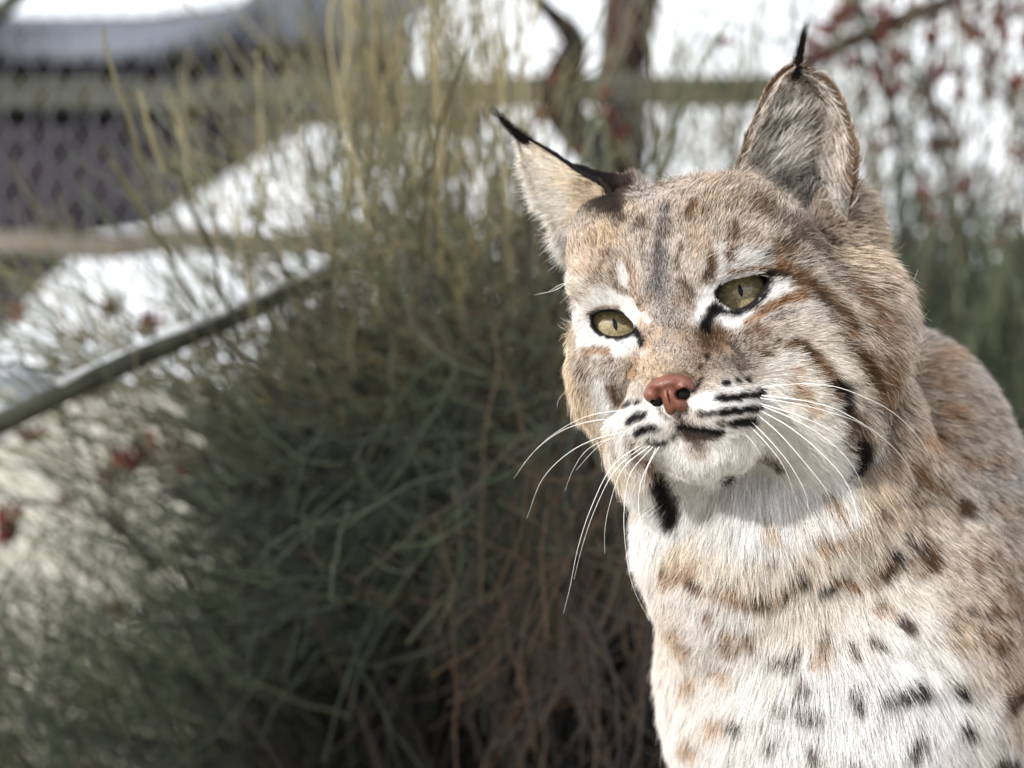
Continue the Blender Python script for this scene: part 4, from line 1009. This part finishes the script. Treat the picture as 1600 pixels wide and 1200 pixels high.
# ================================================================== SURROUNDINGS (world metres)
m_ground = simple_mat('dry ground', (.25, .235, .185), (.43, .40, .33), scale=3.0, rough=.95, bump=.4, detail=10)
V = []; F = []
xs_ = np.concatenate([-np.geomspace(800, .4, 40), [0], np.geomspace(.4, 800, 40)])
ys_ = np.concatenate([[-800, -200, -50, -10, -3, -1], np.linspace(0, 12, 60), np.geomspace(13, 1500, 26)])
gxx, gyy = np.meshgrid(xs_, ys_, indexing='ij')
pz = .03 * NZ[0](np.stack([gxx, gyy, gxx * 0], -1), .8) * np.clip(1 - np.hypot(gxx, gyy) / 60, 0, 1) - .02
V = np.stack([gxx, gyy, pz], -1).reshape(-1, 3)
ii = np.arange(len(xs_) * len(ys_)).reshape(len(xs_), len(ys_))
F = np.stack([ii[:-1, :-1], ii[1:, :-1], ii[1:, 1:], ii[:-1, 1:]], -1).reshape(-1, 4)
tag(mesh_np('ground', V, F, m_ground), kind='structure')

def wtube(name, pts, rads, mat, parent=None, n=24, sides=10, bump=0.0, cap=True, seed=0):
    """tapered round bar through world points"""
    P = curve_pts(pts, n); rr = np.interp(np.linspace(0, 1, n), np.linspace(0, 1, len(rads)), rads)
    V = []
    for i in range(n):
        t = P[min(i + 1, n - 1)] - P[max(i - 1, 0)]; t /= np.linalg.norm(t)
        x = np.cross(t, [.02, 1, .01] if abs(t[1]) < .9 else [0, .01, 1]); x /= np.linalg.norm(x); y = np.cross(t, x)
        for j in range(sides):
            a = 2 * math.pi * j / sides
            d = x * math.cos(a) + y * math.sin(a)
            r = rr[i] * (1 + bump * float(NZ[3](np.array([[P[i][0] * 20 + math.cos(a), P[i][2] * 20 + math.sin(a), i * .35 + seed]]), 1.0)[0]))
            V.append(P[i] + d * r)
    F = [(i * sides + j, i * sides + (j + 1) % sides, (i + 1) * sides + (j + 1) % sides, (i + 1) * sides + j) for i in range(n - 1) for j in range(sides)]
    if cap:
        V.append(P[0]); V.append(P[-1]); a, b = len(V) - 2, len(V) - 1
        for j in range(sides):
            F.append((a, (j + 1) % sides, j, j)); k = (n - 1) * sides
            F.append((b, k + j, k + (j + 1) % sides, k + (j + 1) % sides))
    me = bpy.data.meshes.new(name)
    me.from_pydata([tuple(v) for v in V], [], [tuple(dict.fromkeys(f)) for f in F]); me.update()
    me.polygons.foreach_set('use_smooth', [True] * len(me.polygons))
    me.materials.append(mat)
    return link(bpy.data.objects.new(name, me), parent)

m_bark = simple_mat('bark', (.035, .022, .018), (.13, .085, .065), scale=45, rough=.95, bump=.8, stretch=(1, 1, .25))
m_branch = simple_mat('dark branch', (.030, .020, .017), (.085, .055, .042), scale=60, rough=.9, bump=.6)
m_rail = simple_mat('weathered rail', (.030, .031, .024), (.085, .085, .066), scale=9, rough=.9, bump=.5, stretch=(.3, 3, 3))
m_rail2 = simple_mat('pale rail', (.075, .060, .052), (.17, .145, .12), scale=9, rough=.9, bump=.5, stretch=(.3, 3, 3))
m_pole = simple_mat('lichened pole', (.018, .020, .014), (.065, .065, .045), scale=30, rough=.6, bump=.4)
m_pipe = simple_mat('galvanised pipe', (.11, .13, .16), (.22, .25, .29), scale=20, rough=.5, bump=.05, metallic=.2)
m_slate = simple_mat('dark roof sheet', (.008, .008, .012), (.040, .034, .038), scale=7, rough=.85, bump=.4, stretch=(1, 1, 4))
m_slate2 = simple_mat('grey roof ridge', (.022, .025, .031), (.11, .12, .14), scale=5, rough=.85, bump=.4)
m_soil = simple_mat('shaded brown boards', (.009, .008, .010), (.032, .027, .032), scale=10, rough=.9, bump=.4, stretch=(.3, 2, 4))
m_cut = simple_mat('sawn wood', (.50, .44, .30), (.72, .66, .50), scale=40, rough=.8, bump=.2)

# ---- the log the bobcat sits on (below the picture)
lg = empty('fallen_log', (.2, 1.2, .26)); tag(lg, 'thick fallen log under the bobcat', 'log')
gz = H + GZ / 100
def log_bar():
    r = gz / 2 + .01
    o = wtube('trunk', [(-.35, 1.18, r - .02), (.15, 1.22, r - .01), (.7, 1.28, r - .02)], [r * 1.0, r * 1.02, r * .98], m_bark, lg, n=30, sides=28, bump=.04)
    o.location = (-.2, -1.2, -.26)
    e = wtube('sawn_end', [(.7, 1.28, r - .02), (.712, 1.281, r - .02)], [r * .95, r * .94], m_cut, lg, n=3, sides=28); e.location = (-.2, -1.2, -.26)
log_bar()

def bar(name, p0, p1, w, h, mat, parent=None, wav=0.0):
    """a squared, slightly bowed timber between two world points"""
    p0, p1 = np.array(p0, float), np.array(p1, float)
    n = 16; V = []; t = (p1 - p0) / np.linalg.norm(p1 - p0); x = np.cross(t, [0, 0, 1.]); 
    x = x / np.linalg.norm(x) if np.linalg.norm(x) > .1 else np.array([1., 0, 0]); z = np.cross(x, t)
    prof = [(-1, -.85), (-.85, -1), (.85, -1), (1, -.85), (1, .85), (.85, 1), (-.85, 1), (-1, .85)]
    for i in range(n + 1):
        c = p0 + (p1 - p0) * i / n + z * wav * math.sin(i * 1.3 + p0[2] * 9)
        for a, b in prof: V.append(c + x * a * w / 2 + z * b * h / 2)
    m = len(prof); F = [(i * m + j, i * m + (j + 1) % m, (i + 1) * m + (j + 1) % m, (i + 1) * m + j) for i in range(n) for j in range(m)]
    F += [tuple(range(m))[::-1], tuple(n * m + k for k in range(m))]
    me = bpy.data.meshes.new(name); me.from_pydata([tuple(v) for v in V], [], F); me.update(); me.materials.append(mat)
    return link(bpy.data.objects.new(name, me), parent)

# ---- enclosure fence: posts, rails and diamond netting
fence = empty('enclosure_fence', (-.8, 2.6, 0)); tag(fence, 'wire netting enclosure fence with weathered timber rails', 'fence')
def fx(o): o.location = (.8, -2.6, 0); return o
a, b = atm(-160, 152, 2.62), atm(1235, 140, 2.70)
fx(bar('rail', a, b, .03, .0275, m_rail, fence, .002))
fx(bar('rail', atm(-160, 188, 2.66), atm(760, 186, 2.66), .026, .0145, m_soil, fence, .002))
fx(bar('rail', atm(-160, 388, 2.62), atm(700, 372, 2.68), .03, .021, m_rail2, fence, .004))
for u, zt in ((-120, 1.75), (1256, 1.232)):
    p = atm(u, 0, 2.72); fx(bar('post', (p[0], p[1], 0), (p[0], p[1], zt), .03, .03, m_rail, fence))
# netting
D = 2.55; cell = 30 * S * D
x0, x1 = atm(-150, 0, D)[0], atm(1000, 0, D)[0]; z0, z1 = atm(0, 640, D)[2], atm(0, -60, D)[2]
wires = []
nz_ = int((z1 - z0) / cell); kx = np.arange(x0, x1, cell * 1.15)
for i, x in enumerate(kx):
    k = np.arange(nz_ + 1)
    zz = z0 + k * cell; xx = x + np.where((k + i) % 2 == 0, 0, cell * .575 * 1.04)
    zz = zz + .010 * np.sin(xx * 7 + 1.3) + rng.normal(0, .0016, zz.shape); xx = xx + .006 * np.sin(zz * 11) + rng.normal(0, .0014, zz.shape)
    yy = D + .03 * np.sin(xx * 3 + zz * 2) + .0006 * ((k + i) % 2)
    wires.append(np.stack([xx, yy, zz], 1))
wires = np.array(wires)
m_wire, _, b_ = new_mat('galvanised wire'); b_.inputs['Base Color'].default_value = (.20, .21, .24, 1); b_.inputs['Roughness'].default_value = .45; b_.inputs['Metallic'].default_value = .3
def wire_mesh():
    V, F = [], []
    r = .0009; n, m, _ = wires.shape; sides = 3
    ang = np.arange(sides) * 2 * math.pi / sides
    offs = np.stack([np.cos(ang) * r, np.sin(ang) * r, 0 * ang], 1)
    V = (wires[:, :, None, :] + offs[None, None]).reshape(-1, 3)
    id_ = np.arange(n * m * sides).reshape(n, m, sides)
    F = np.concatenate([np.stack([id_[:, :-1, j], id_[:, :-1, (j + 1) % sides], id_[:, 1:, (j + 1) % sides], id_[:, 1:, j]], -1).reshape(-1, 4) for j in range(sides)])
    return V, F
V, F = wire_mesh()
net = mesh_np('netting', V, F, m_wire, fence); net['kind'] = 'stuff'; net.location = (.8, -2.6, 0)

# ---- plank screen added unseen left of the camera to shade the foot of the bushes
ps = empty('added_shade_screen', (-.68, .75, 0)); tag(ps, 'weathered upright plank screen with uneven tops added out of view to shade the broom bushes', 'screen')
m_plank = simple_mat('weathered plank', (.10, .08, .06), (.24, .20, .16), scale=30, rough=.9, bump=.5, stretch=(3, 3, .3))
x_ = -.98
while x_ < -.44:
    w_ = random.uniform(.055, .075); tp = 1.50 + random.uniform(-.07, .07)
    o = bar('plank', (x_ + w_ / 2, .75, 0), (x_ + w_ / 2 + random.uniform(-.004, .004), .75, tp), .018, w_, m_plank, ps); o.location = (.68, -.75, 0)
    x_ += w_ + random.uniform(.004, .012)
for z_ in (.4, 1.1):
    o = bar('batten', (-1.0, .772, z_), (-.42, .772, z_), .022, .05, m_plank, ps); o.location = (.68, -.75, 0)

# ---- metal poles
m_glint = simple_mat('painted glint', (.25, .25, .24), (.85, .85, .85), scale=55, rough=.5, bump=.3)
pd = empty('brace_pole', tuple(atm(-40, 720, 3.0))); tag(pd, 'long lichened brace pole slanting up to the right behind the bush', 'pole')
o = wtube('bar', [np.array([-1.25, 1.16, .50]), np.array([-.72, 1.28, .74]), atm(-60, 690, 1.42), atm(130, 598, 1.47), atm(400, 480, 1.6), atm(700, 345, 1.95)], [.0054, .0054, .0054, .0055, .0058, .0064], m_pole, pd, n=70, bump=.10); o.location = tuple(-Vector(pd.location))
o = bar('prop', (-1.2, 1.17, 0), (-1.2, 1.17, .56), .05, .05, m_rail, pd); o.location = tuple(-Vector(pd.location))
o = wtube('rim', [atm(90, 600, 1.456), atm(400, 464, 1.592), atm(640, 356, 1.86)], [.0024, .0024, .0026], m_glint, pd, n=30); o.location = tuple(-Vector(pd.location))  # pale strip along the top painting the pole's glints
pp = wtube('rail_pipe', [atm(-90, 598, 3.5), atm(20, 594, 3.5), atm(125, 600, 3.5)], [.013, .013, .013], m_pipe, n=12); tag(pp, 'thin level galvanised pipe meeting the brace pole', 'pipe')
pp = wtube('ground_pipe', [atm(-90, 715, 3.2), atm(10, 655, 3.3), atm(118, 600, 3.5)], [.019, .019, .018], m_pipe, n=12); tag(pp, 'thicker pale pipe sloping down under the level pipe', 'pipe')
pp = wtube('corner_pole', [atm(-60, 66, 2.6), atm(0, 18, 2.6), atm(60, -40, 2.6)], [.009, .009, .009], m_pole, n=8); tag(pp, 'short dark bar crossing the top left corner of the sky', 'bar')

# ---- shelter roof behind the netting, underside shade put into its dark colours, far side open to the sky
def slab(name, poly, D, thick, mat, parent=None, lean=0.0, sub=1):
    pts = np.array([atm(u, v, D + lean * (v - 200) / 200) for u, v in poly]); back = pts + np.array([0, thick, thick * .3])
    n = len(pts); me = bpy.data.meshes.new(name)
    F = [tuple(range(n))[::-1], tuple(range(n, 2 * n))] + [(i, (i + 1) % n, n + (i + 1) % n, n + i) for i in range(n)]
    me.from_pydata([tuple(p) for p in np.concatenate([pts, back])], [], F); me.update(); me.materials.append(mat)
    return link(bpy.data.objects.new(name, me), parent)
sh = empty('shelter_roof', (-1.5, 6, 0)); tag(sh, 'dark sagging roof of a shelter seen through the netting', 'roof')
for nm, poly, D, th, mt in (
    ('ridge', [(-200, 60), (0, 74), (120, 80), (250, 74), (330, 58), (385, 20), (420, -60), (760, -80), (700, 0), (610, 60), (560, 66), (400, 60), (250, 86), (100, 92), (-200, 90)], 6.0, .4, m_slate2),
    ('roof_sheet', [(-200, 82), (60, 84), (180, 82), (300, 66), (430, 44), (560, 70), (640, 110), (600, 150), (520, 180), (460, 215), (380, 262), (300, 312), (235, 356), (-200, 420)], 6.2, .5, m_slate),
    ('end_board', [(-200, 205), (330, 200), (300, 290), (225, 352), (-200, 372)], 6.1, .05, m_soil),
    ('side_sheet', [(-200, 400), (120, 404), (75, 440), (20, 505), (-60, 590), (-200, 640)], 6.3, .3, m_slate)):
    o = slab(nm, poly, D, th, mt, sh); o.location = (1.5, -6, 0)

# ---- trunk behind the bush
m_bark = simple_mat('dark red bark', (.010, .006, .005), (.045, .025, .019), scale=45, rough=.95, bump=.8, stretch=(1, 1, .25))
tr = empty('small_tree', tuple(atm(975, 600, 2.7)[:2]) + (0,)); tag(tr, 'slim reddish brown tree trunk rising between the two ears', 'tree')
def tloc(o): o.location = (-tr.location[0], -tr.location[1], 0); return o
tloc(wtube('trunk', [(atm(940, 0, 2.7)[0], 2.7, 0), atm(952, 700, 2.8), atm(968, 280, 2.8), atm(975, 120, 2.8), atm(985, -160, 2.8)], [.034, .030, .028, .027, .024], m_bark, tr, n=60, sides=14, bump=.18))
tloc(wtube('branch', [atm(960, 262, 2.66), atm(905, 210, 2.6), atm(868, 150, 2.55), atm(898, 70, 2.5), atm(850, 10, 2.45), atm(790, -60, 2.4)], [.018, .018, .017, .012, .006, .004], m_bark, tr, n=40, bump=.2))
tloc(wtube('branch', [atm(980, 90, 2.7), atm(1010, 30, 2.7), atm(1022, -90, 2.7)], [.012, .010, .008], m_bark, tr, n=20, bump=.2))

# ---- thin stems
m_stem = bpy.data.materials.new('stem'); m_stem.use_nodes = True
t = m_stem.node_tree; b_ = t.nodes['Principled BSDF']
a1 = t.nodes.new('ShaderNodeAttribute'); a1.attribute_name = 'rootc'; a2 = t.nodes.new('ShaderNodeAttribute'); a2.attribute_name = 'tipc'
hi = t.nodes.new('ShaderNodeHairInfo'); mx = t.nodes.new('ShaderNodeMix'); mx.data_type = 'RGBA'
t.links.new(hi.outputs['Intercept'], mx.inputs['Factor']); t.links.new(a1.outputs['Color'], mx.inputs['A']); t.links.new(a2.outputs['Color'], mx.inputs['B'])
t.links.new(mx.outputs['Result'], b_.inputs['Base Color']); b_.inputs['Roughness'].default_value = .5; b_.inputs['Specular IOR Level'].default_value = .3

OLIVE = [(.44, .41, .28), (.51, .47, .32), (.38, .37, .26), (.57, .52, .37)]
GREEN = [(.22, .26, .17), (.27, .31, .20), (.31, .34, .24), (.18, .21, .14)]
SAGE = [(.38, .41, .30), (.45, .47, .36), (.32, .36, .26)]
DEAD = [(.25, .20, .17), (.34, .27, .21), (.20, .17, .15), (.38, .30, .21), (.30, .27, .26)]
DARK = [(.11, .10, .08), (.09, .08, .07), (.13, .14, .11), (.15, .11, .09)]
def twiggy(s, share=1.0, f=.45, sp=24):
    """side twigs leaving the stems at narrow angles"""
    P, R, c = s; N, K, _ = P.shape
    m = np.flatnonzero(rng.random(N) < share)
    k0 = rng.integers(1, K - 2, len(m)); st = P[m, k0]; d = P[m, k0 + 1] - P[m, k0]
    L = np.linalg.norm(P[m, -1] - P[m, 0], axis=1) * f * rng.uniform(.5, 1.2, len(m))
    d /= np.linalg.norm(d, axis=1, keepdims=True) + 1e-9
    a = np.radians(rng.normal(0, sp, len(m)) + np.sign(rng.normal(0, 1, len(m))) * 18)
    dx = d[:, 0] * np.cos(a) - d[:, 2] * np.sin(a); dz = d[:, 0] * np.sin(a) + d[:, 2] * np.cos(a)
    d = np.stack([dx, d[:, 1] + rng.normal(0, .3, len(m)), dz], 1); d /= np.linalg.norm(d, axis=1, keepdims=True)
    t = np.linspace(0, 1, K)[None, :, None]
    Q = st[:, None] + d[:, None] * L[:, None, None] * t + rng.normal(0, 1, (len(m), 1, 3)) * .006 * t ** 2
    Q[..., 2] = np.maximum(Q[..., 2], .01)
    return np.concatenate([P, Q]), np.concatenate([R, R[m] * .8]), np.concatenate([c, c[m]])
def strands(N, box, Dr, ang, sd, ln, curv, rad, pal, K=8, droop=0.0, dz=.35, tone=.5):
    """box u0,u1,v0,v1 of the roots; ang degrees (0 right, 90 up) as value or function of (u,v)"""
    u = rng.uniform(box[0], box[1], N); v = rng.uniform(box[2], box[3], N); Dd = rng.uniform(Dr[0], Dr[1], N)
    A0 = np.radians((ang(u, v) if callable(ang) else ang) + rng.normal(0, sd, N))
    L = rng.uniform(ln[0], ln[1], N) * S * Dd
    P = np.stack([(u - 800) * S * Dd, Dd, H + (600 - v) * S * Dd], 1)
    out = np.zeros((N, K, 3)); out[:, 0] = P
    cv = rng.normal(0, curv, N); dy = rng.normal(0, dz, N)
    wob = rng.normal(0, .10, (N, K))
    for k in range(1, K):
        s = k / (K - 1)
        a = A0 + np.radians(cv) * s * 1.5 + wob[:, k]
        d = np.stack([np.cos(a), dy + 0 * a, np.sin(a) - droop * s], 1); d /= np.linalg.norm(d, axis=1, keepdims=True)
        out[:, k] = out[:, k - 1] + d * (L / (K - 1))[:, None]
    out[..., 2] = np.maximum(out[..., 2], .01)
    pc = lin(np.array(pal))[rng.integers(0, len(pal), N)] * rng.uniform(.6, 1.2, (N, 1)) * tone  # tone lowers the stem colours to stand for shade on the bushes
    R = rng.uniform(.7, 1.3, (N, 1)) * rad / 1000 * np.linspace(1, .55, K)[None]
    return out, R, pc
def plant(parent, sets):
    loc = np.array(parent.location)
    for K, name in ((8, 'stems'), (12, 'canes')):
        ss = [q for q in sets if q[0].shape[1] == K]
        P = np.concatenate([q[0] for q in ss]); R = np.concatenate([q[1] for q in ss]); c = np.concatenate([q[2] for q in ss])
        hair_np(name, P - loc, R, c * .85, np.clip(c * 1.15, 0, 1), m_stem, parent)['kind'] = 'stuff'

# seed heads: a tuft of dry bracts, one mesh shared by all
m_seed = simple_mat('rust red bracts', (.045, .013, .010), (.115, .032, .023), scale=220, rough=.75, bump=.3)
def seed_mesh():
    V, F = [], []
    r = random.Random(3)
    for k in range(13):
        c = np.array([r.uniform(-1, 1) * .0045, r.uniform(-1, 1) * .0045, r.uniform(-1, 1) * .007]); ax = np.array([r.uniform(-1, 1), r.uniform(-1, 1), r.uniform(.2, 1.6)]); ax /= np.linalg.norm(ax)
        x = np.cross(ax, [.3, .2, .9]); x /= np.linalg.norm(x); y = np.cross(ax, x); l = r.uniform(.005, .009); w = r.uniform(.0016, .0028)
        b = len(V); V.append(c - ax * l * .6); V.append(c + ax * l)
        for j in range(5):
            a = 2 * math.pi * j / 5; V.append(c + (x * math.cos(a) + y * math.sin(a)) * w)
        for j in range(5):
            F += [(b, b + 2 + (j + 1) % 5, b + 2 + j), (b + 1, b + 2 + j, b + 2 + (j + 1) % 5)]
    me = bpy.data.meshes.new('seed_head'); me.from_pydata([tuple(v) for v in V], [], F); me.update(); me.materials.append(m_seed); return me
SEED = seed_mesh()
def seeds(parent, pts, Dr):
    for (u, v, s) in pts:
        D = random.uniform(*Dr); o = bpy.data.objects.new('seed_head', SEED); link(o, parent)
        o.location = Vector(atm(u, v, D)) - Vector(parent.location); s *= (1.05 if u < 700 else .72); o.scale = (s, s, s); o.rotation_euler = (random.uniform(-.5, .5), random.uniform(-.5, .5), random.uniform(0, 6))

# main broom bush
bush = empty('broom_bush', (-.02, 2.0, 0)); tag(bush, 'large dense green broom bush with dead brown twigs left of the bobcat', 'bush', 'wiry broom bushes') ; del bush['group']
fan = lambda u, v: np.degrees(np.arctan2(760 - v, (u - 690) * 1.0))
sets = [
 # near-black stems painting the shade deep inside the bush
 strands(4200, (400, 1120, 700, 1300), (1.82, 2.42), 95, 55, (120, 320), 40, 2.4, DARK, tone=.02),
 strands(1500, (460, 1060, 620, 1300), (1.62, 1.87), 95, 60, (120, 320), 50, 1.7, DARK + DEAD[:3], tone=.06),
 # woody bases from the ground
 strands(420, (600, 900, 1900, 3000), (1.52, 2.02), 92, 8, (900, 1300), 14, 1.8, DEAD + DARK, K=12, tone=.3),
 # mid tangle
 twiggy(strands(640, (600, 960, 430, 700), (1.47, 1.97), 100, 42, (110, 300), 26, .95, OLIVE + DEAD[:2] + SAGE)),
 twiggy(strands(130, (500, 720, 500, 720), (1.47, 1.97), 135, 26, (120, 300), 22, .85, OLIVE + SAGE)),
 twiggy(strands(230, (90, 640, 430, 660), (1.45, 1.95), 125, 18, (100, 230), 12, .42, OLIVE + SAGE, tone=.7)),
 twiggy(strands(120, (270, 660, 240, 430), (1.5, 2.0), 112, 18, (100, 240), 12, .5, OLIVE + SAGE, tone=.7)),
 # green hanging stems lower down
 twiggy(strands(270, (480, 920, 600, 1000), (1.37, 1.77), 200, 45, (150, 360), 34, .8, GREEN, droop=.4, tone=.58)),
 twiggy(strands(140, (600, 1010, 560, 900), (1.37, 1.67), 250, 50, (150, 330), 32, .8, GREEN + SAGE, droop=.3, tone=.62)),
 strands(110, (720, 1030, 600, 980), (1.32, 1.52), 262, 28, (160, 420), 30, .6, DEAD, tone=.85),
 strands(90, (700, 1030, 900, 1250), (1.32, 1.52), 85, 22, (200, 480), 24, .6, DEAD[1:4], tone=.95),
 # tall straw stems
 twiggy(strands(150, (520, 860, 300, 620), (1.47, 2.17), 94, 9, (320, 640), 10, .95, OLIVE, K=8, tone=.62), .8, .3, 8),
 strands(45, (500, 760, 200, 420), (1.57, 2.17), 97, 11, (250, 420), 10, 1.2, OLIVE, K=8),
 strands(20, (820, 1020, 200, 520), (1.47, 1.97), 88, 14, (200, 480), 14, 1.2, OLIVE + SAGE, K=8),
 strands(9, (200, 470, 200, 480), (1.37, 1.57), 106, 9, (120, 300), 8, 1.2, OLIVE, K=8),
 strands(45, (300, 620, 400, 640), (1.47, 1.87), 118, 18, (120, 320), 18, 1.0, OLIVE + SAGE, K=8),
]
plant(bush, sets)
def bl(o): o.location = tuple(-Vector(bush.location)); return o
bl(wtube('branch', [atm(660, 760, 2.0), atm(600, 640, 1.98), atm(555, 590, 1.95), atm(500, 560, 1.95), atm(430, 530, 1.95)], [.012, .012, .011, .010, .006], m_branch, bush, n=30, bump=.25))
st = bl(wtube('branch', [atm(585, 640, 1.95), atm(560, 610, 1.9), atm(538, 580, 1.86)], [.010, .010, .011], m_branch, bush, n=14, bump=.15))
e = wtube('sawn_end', [atm(538, 580, 1.86), atm(534, 560, 1.845)], [.0095, .0085], m_cut, bush, n=4, sides=14); bl(e)
bl(wtube('branch', [atm(700, 2600, 2.05), atm(720, 1300, 2.05), atm(690, 950, 2.0), atm(640, 760, 2.0)], [.018, .014, .012, .010], m_branch, bush, n=40, bump=.2))
bl(wtube('branch', [atm(850, 2600, 2.0), atm(880, 1250, 2.0), atm(830, 900, 1.95), atm(860, 640, 1.95)], [.018, .012, .009, .006], m_branch, bush, n=40, bump=.2))
bl(wtube('branch', [atm(800, 950, 1.75), atm(880, 1005, 1.72), atm(960, 1065, 1.72), atm(1010, 1100, 1.75)], [.0018, .0022, .0022, .0015], m_rail2, bush, n=20, bump=.2))
seeds(bush, [(815, 358, 1.3), (828, 365, 1.1), (820, 540, 1.2), (690, 800, .9), (845, 185, 1.1), (862, 130, 1.0), (950, 190, 1.4), (965, 215, 1.2), (945, 150, 1.0), (1130, 70, .9), (905, 240, .9)], (1.85, 2.1))

# low bush on the left: fine sage stems over the pale ground
lb = empty('broom_bush', (-.45, 1.9, 0)); tag(lb, 'low sage green broom bush with scattered red seed heads at the left edge', 'bush')
sets = [
 twiggy(strands(330, (160, 620, 780, 1200), (1.53, 2.08), 140, 14, (180, 420), 14, .6, SAGE + GREEN, K=8), .8, .4, 12),
 strands(420, (-60, 420, 1000, 1350), (1.53, 2.08), 128, 30, (150, 380), 22, .7, SAGE + GREEN + DARK[2:], K=8),
 strands(420, (-80, 500, 1120, 1400), (1.78, 2.38), 120, 45, (150, 320), 40, 1.3, GREEN + DARK, K=8),
 strands(110, (100, 560, 580, 760), (1.53, 1.98), 142, 12, (200, 420), 14, .85, SAGE + OLIVE[:2], K=8),
 strands(130, (-40, 520, 2000, 3000), (1.63, 2.08), 95, 8, (900, 1250), 12, 1.3, GREEN + DEAD, K=12),
]
plant(lb, sets)
seeds(lb, [(32, 494, 1.0), (28, 500, .8), (172, 490, .95), (230, 518, 1.25), (236, 508, .9), (130, 606, 1.5), (118, 616, 1.2), (150, 612, 1.1), (205, 722, 1.3), (225, 716, 1.5), (240, 725, 1.1), (186, 740, 1.2), (172, 748, .9), (268, 706, .9), (290, 738, 1.1), (308, 733, .9), (10, 822, 1.4), (8, 842, 1.3), (182, 818, .9), (100, 786, .8), (182, 958, .9), (330, 548, 1.1), (350, 585, .9), (45, 690, .8), (65, 682, .8), (218, 600, .8), (300, 1090, .9), (128, 535, .7), (85, 575, .7)], (1.75, 2.0))

# bush on the right with upright stems and many red heads
rb = empty('broom_bush', (.35, 2.3, 0)); tag(rb, 'upright grey green broom bush with many rust red heads right of the bobcat', 'bush')
sets = [
 strands(1300, (1280, 1800, 460, 950), (2.1, 2.9), 95, 22, (120, 300), 24, 1.5, GREEN + SAGE, K=8),
 strands(1500, (1300, 1800, 520, 1300), (2.5, 3.1), 95, 40, (150, 340), 30, 2.6, GREEN + DARK, K=8),
 strands(130, (1090, 1750, 200, 600), (2.1, 2.7), 93, 10, (260, 560), 14, 1.2, SAGE + OLIVE, K=8),
 strands(150, (1260, 1750, -20, 380), (2.1, 2.6), 82, 30, (120, 320), 26, 1.3, SAGE + DEAD + OLIVE, K=8),
 strands(110, (1000, 1260, 220, 480), (2.2, 2.8), 85, 22, (150, 380), 20, 1.1, SAGE + OLIVE, K=8),
 strands(140, (1150, 1800, 2000, 3300), (2.2, 2.6), 92, 12, (900, 1400), 16, 2.4, GREEN + DEAD, K=12),
]
plant(rb, sets)
sp_ = [(1296, 50, 1.6), (1310, 35, 1.4), (1322, 20, 1.3), (1345, 28, 1.4), (1368, 45, 1.2), (1380, 62, 1.4), (1398, 40, 1.2), (1332, 8, 1.3), (1450, 62, 1.3), (1466, 118, 1.4), (1456, 135, 1.3), (1443, 152, 1.0), (1505, 152, 1.2), (1284, 92, 1.4), (1332, 100, 1.2), (1400, 105, 1.3), (1412, 90, 1.1), (1545, 104, 1.3), (1558, 92, 1.2), (1572, 62, 1.2), (1590, 20, 1.3), (1560, 15, 1.1), (1500, 296, 1.1), (1455, 338, 1.2), (1462, 350, 1.0), (1592, 246, 1.5), (1560, 385, 1.2), (1482, 232, 1.0), (1440, 282, 1.0), (1378, 236, .9), (1384, 200, 1.0), (1352, 150, 1.1), (1450, 235, 1.0), (1530, 60, 1.1), (1578, 160, 1.1), (1455, 455, .9), (1520, 285, .9), (1566, 345, 1.0), (1370, 130, .9), (1500, 15, 1.0), (1270, 70, 1.0), (1425, 20, 1.1), (1480, 85, .9), (1590, 345, 1.0)]
rb_loc = tuple(-Vector(rb.location))
for pts, rr in (([atm(1180, 190, 2.35), atm(1270, 95, 2.3), atm(1370, 48, 2.3), atm(1480, 2, 2.3), atm(1600, -60, 2.3)], [.004, .007, .008, .007, .006]), ([atm(1420, 430, 2.4), atm(1405, 250, 2.35), atm(1380, 120, 2.3), atm(1350, 20, 2.3), atm(1330, -60, 2.3)], [.004, .004, .0035, .003, .002]), ([atm(1500, 420, 2.4), atm(1470, 240, 2.35), atm(1445, 130, 2.3), atm(1470, 40, 2.3)], [.004, .0035, .003, .002])):
    o = wtube('branch', pts, rr, m_bark, rb, n=30, bump=.25); o.location = rb_loc
sp_ += [(random.uniform(1290, 1620), random.uniform(-10, 420) * random.uniform(.3, 1), random.uniform(.8, 1.5)) for _ in range(38)]
seeds(rb, sp_, (2.1, 2.4))
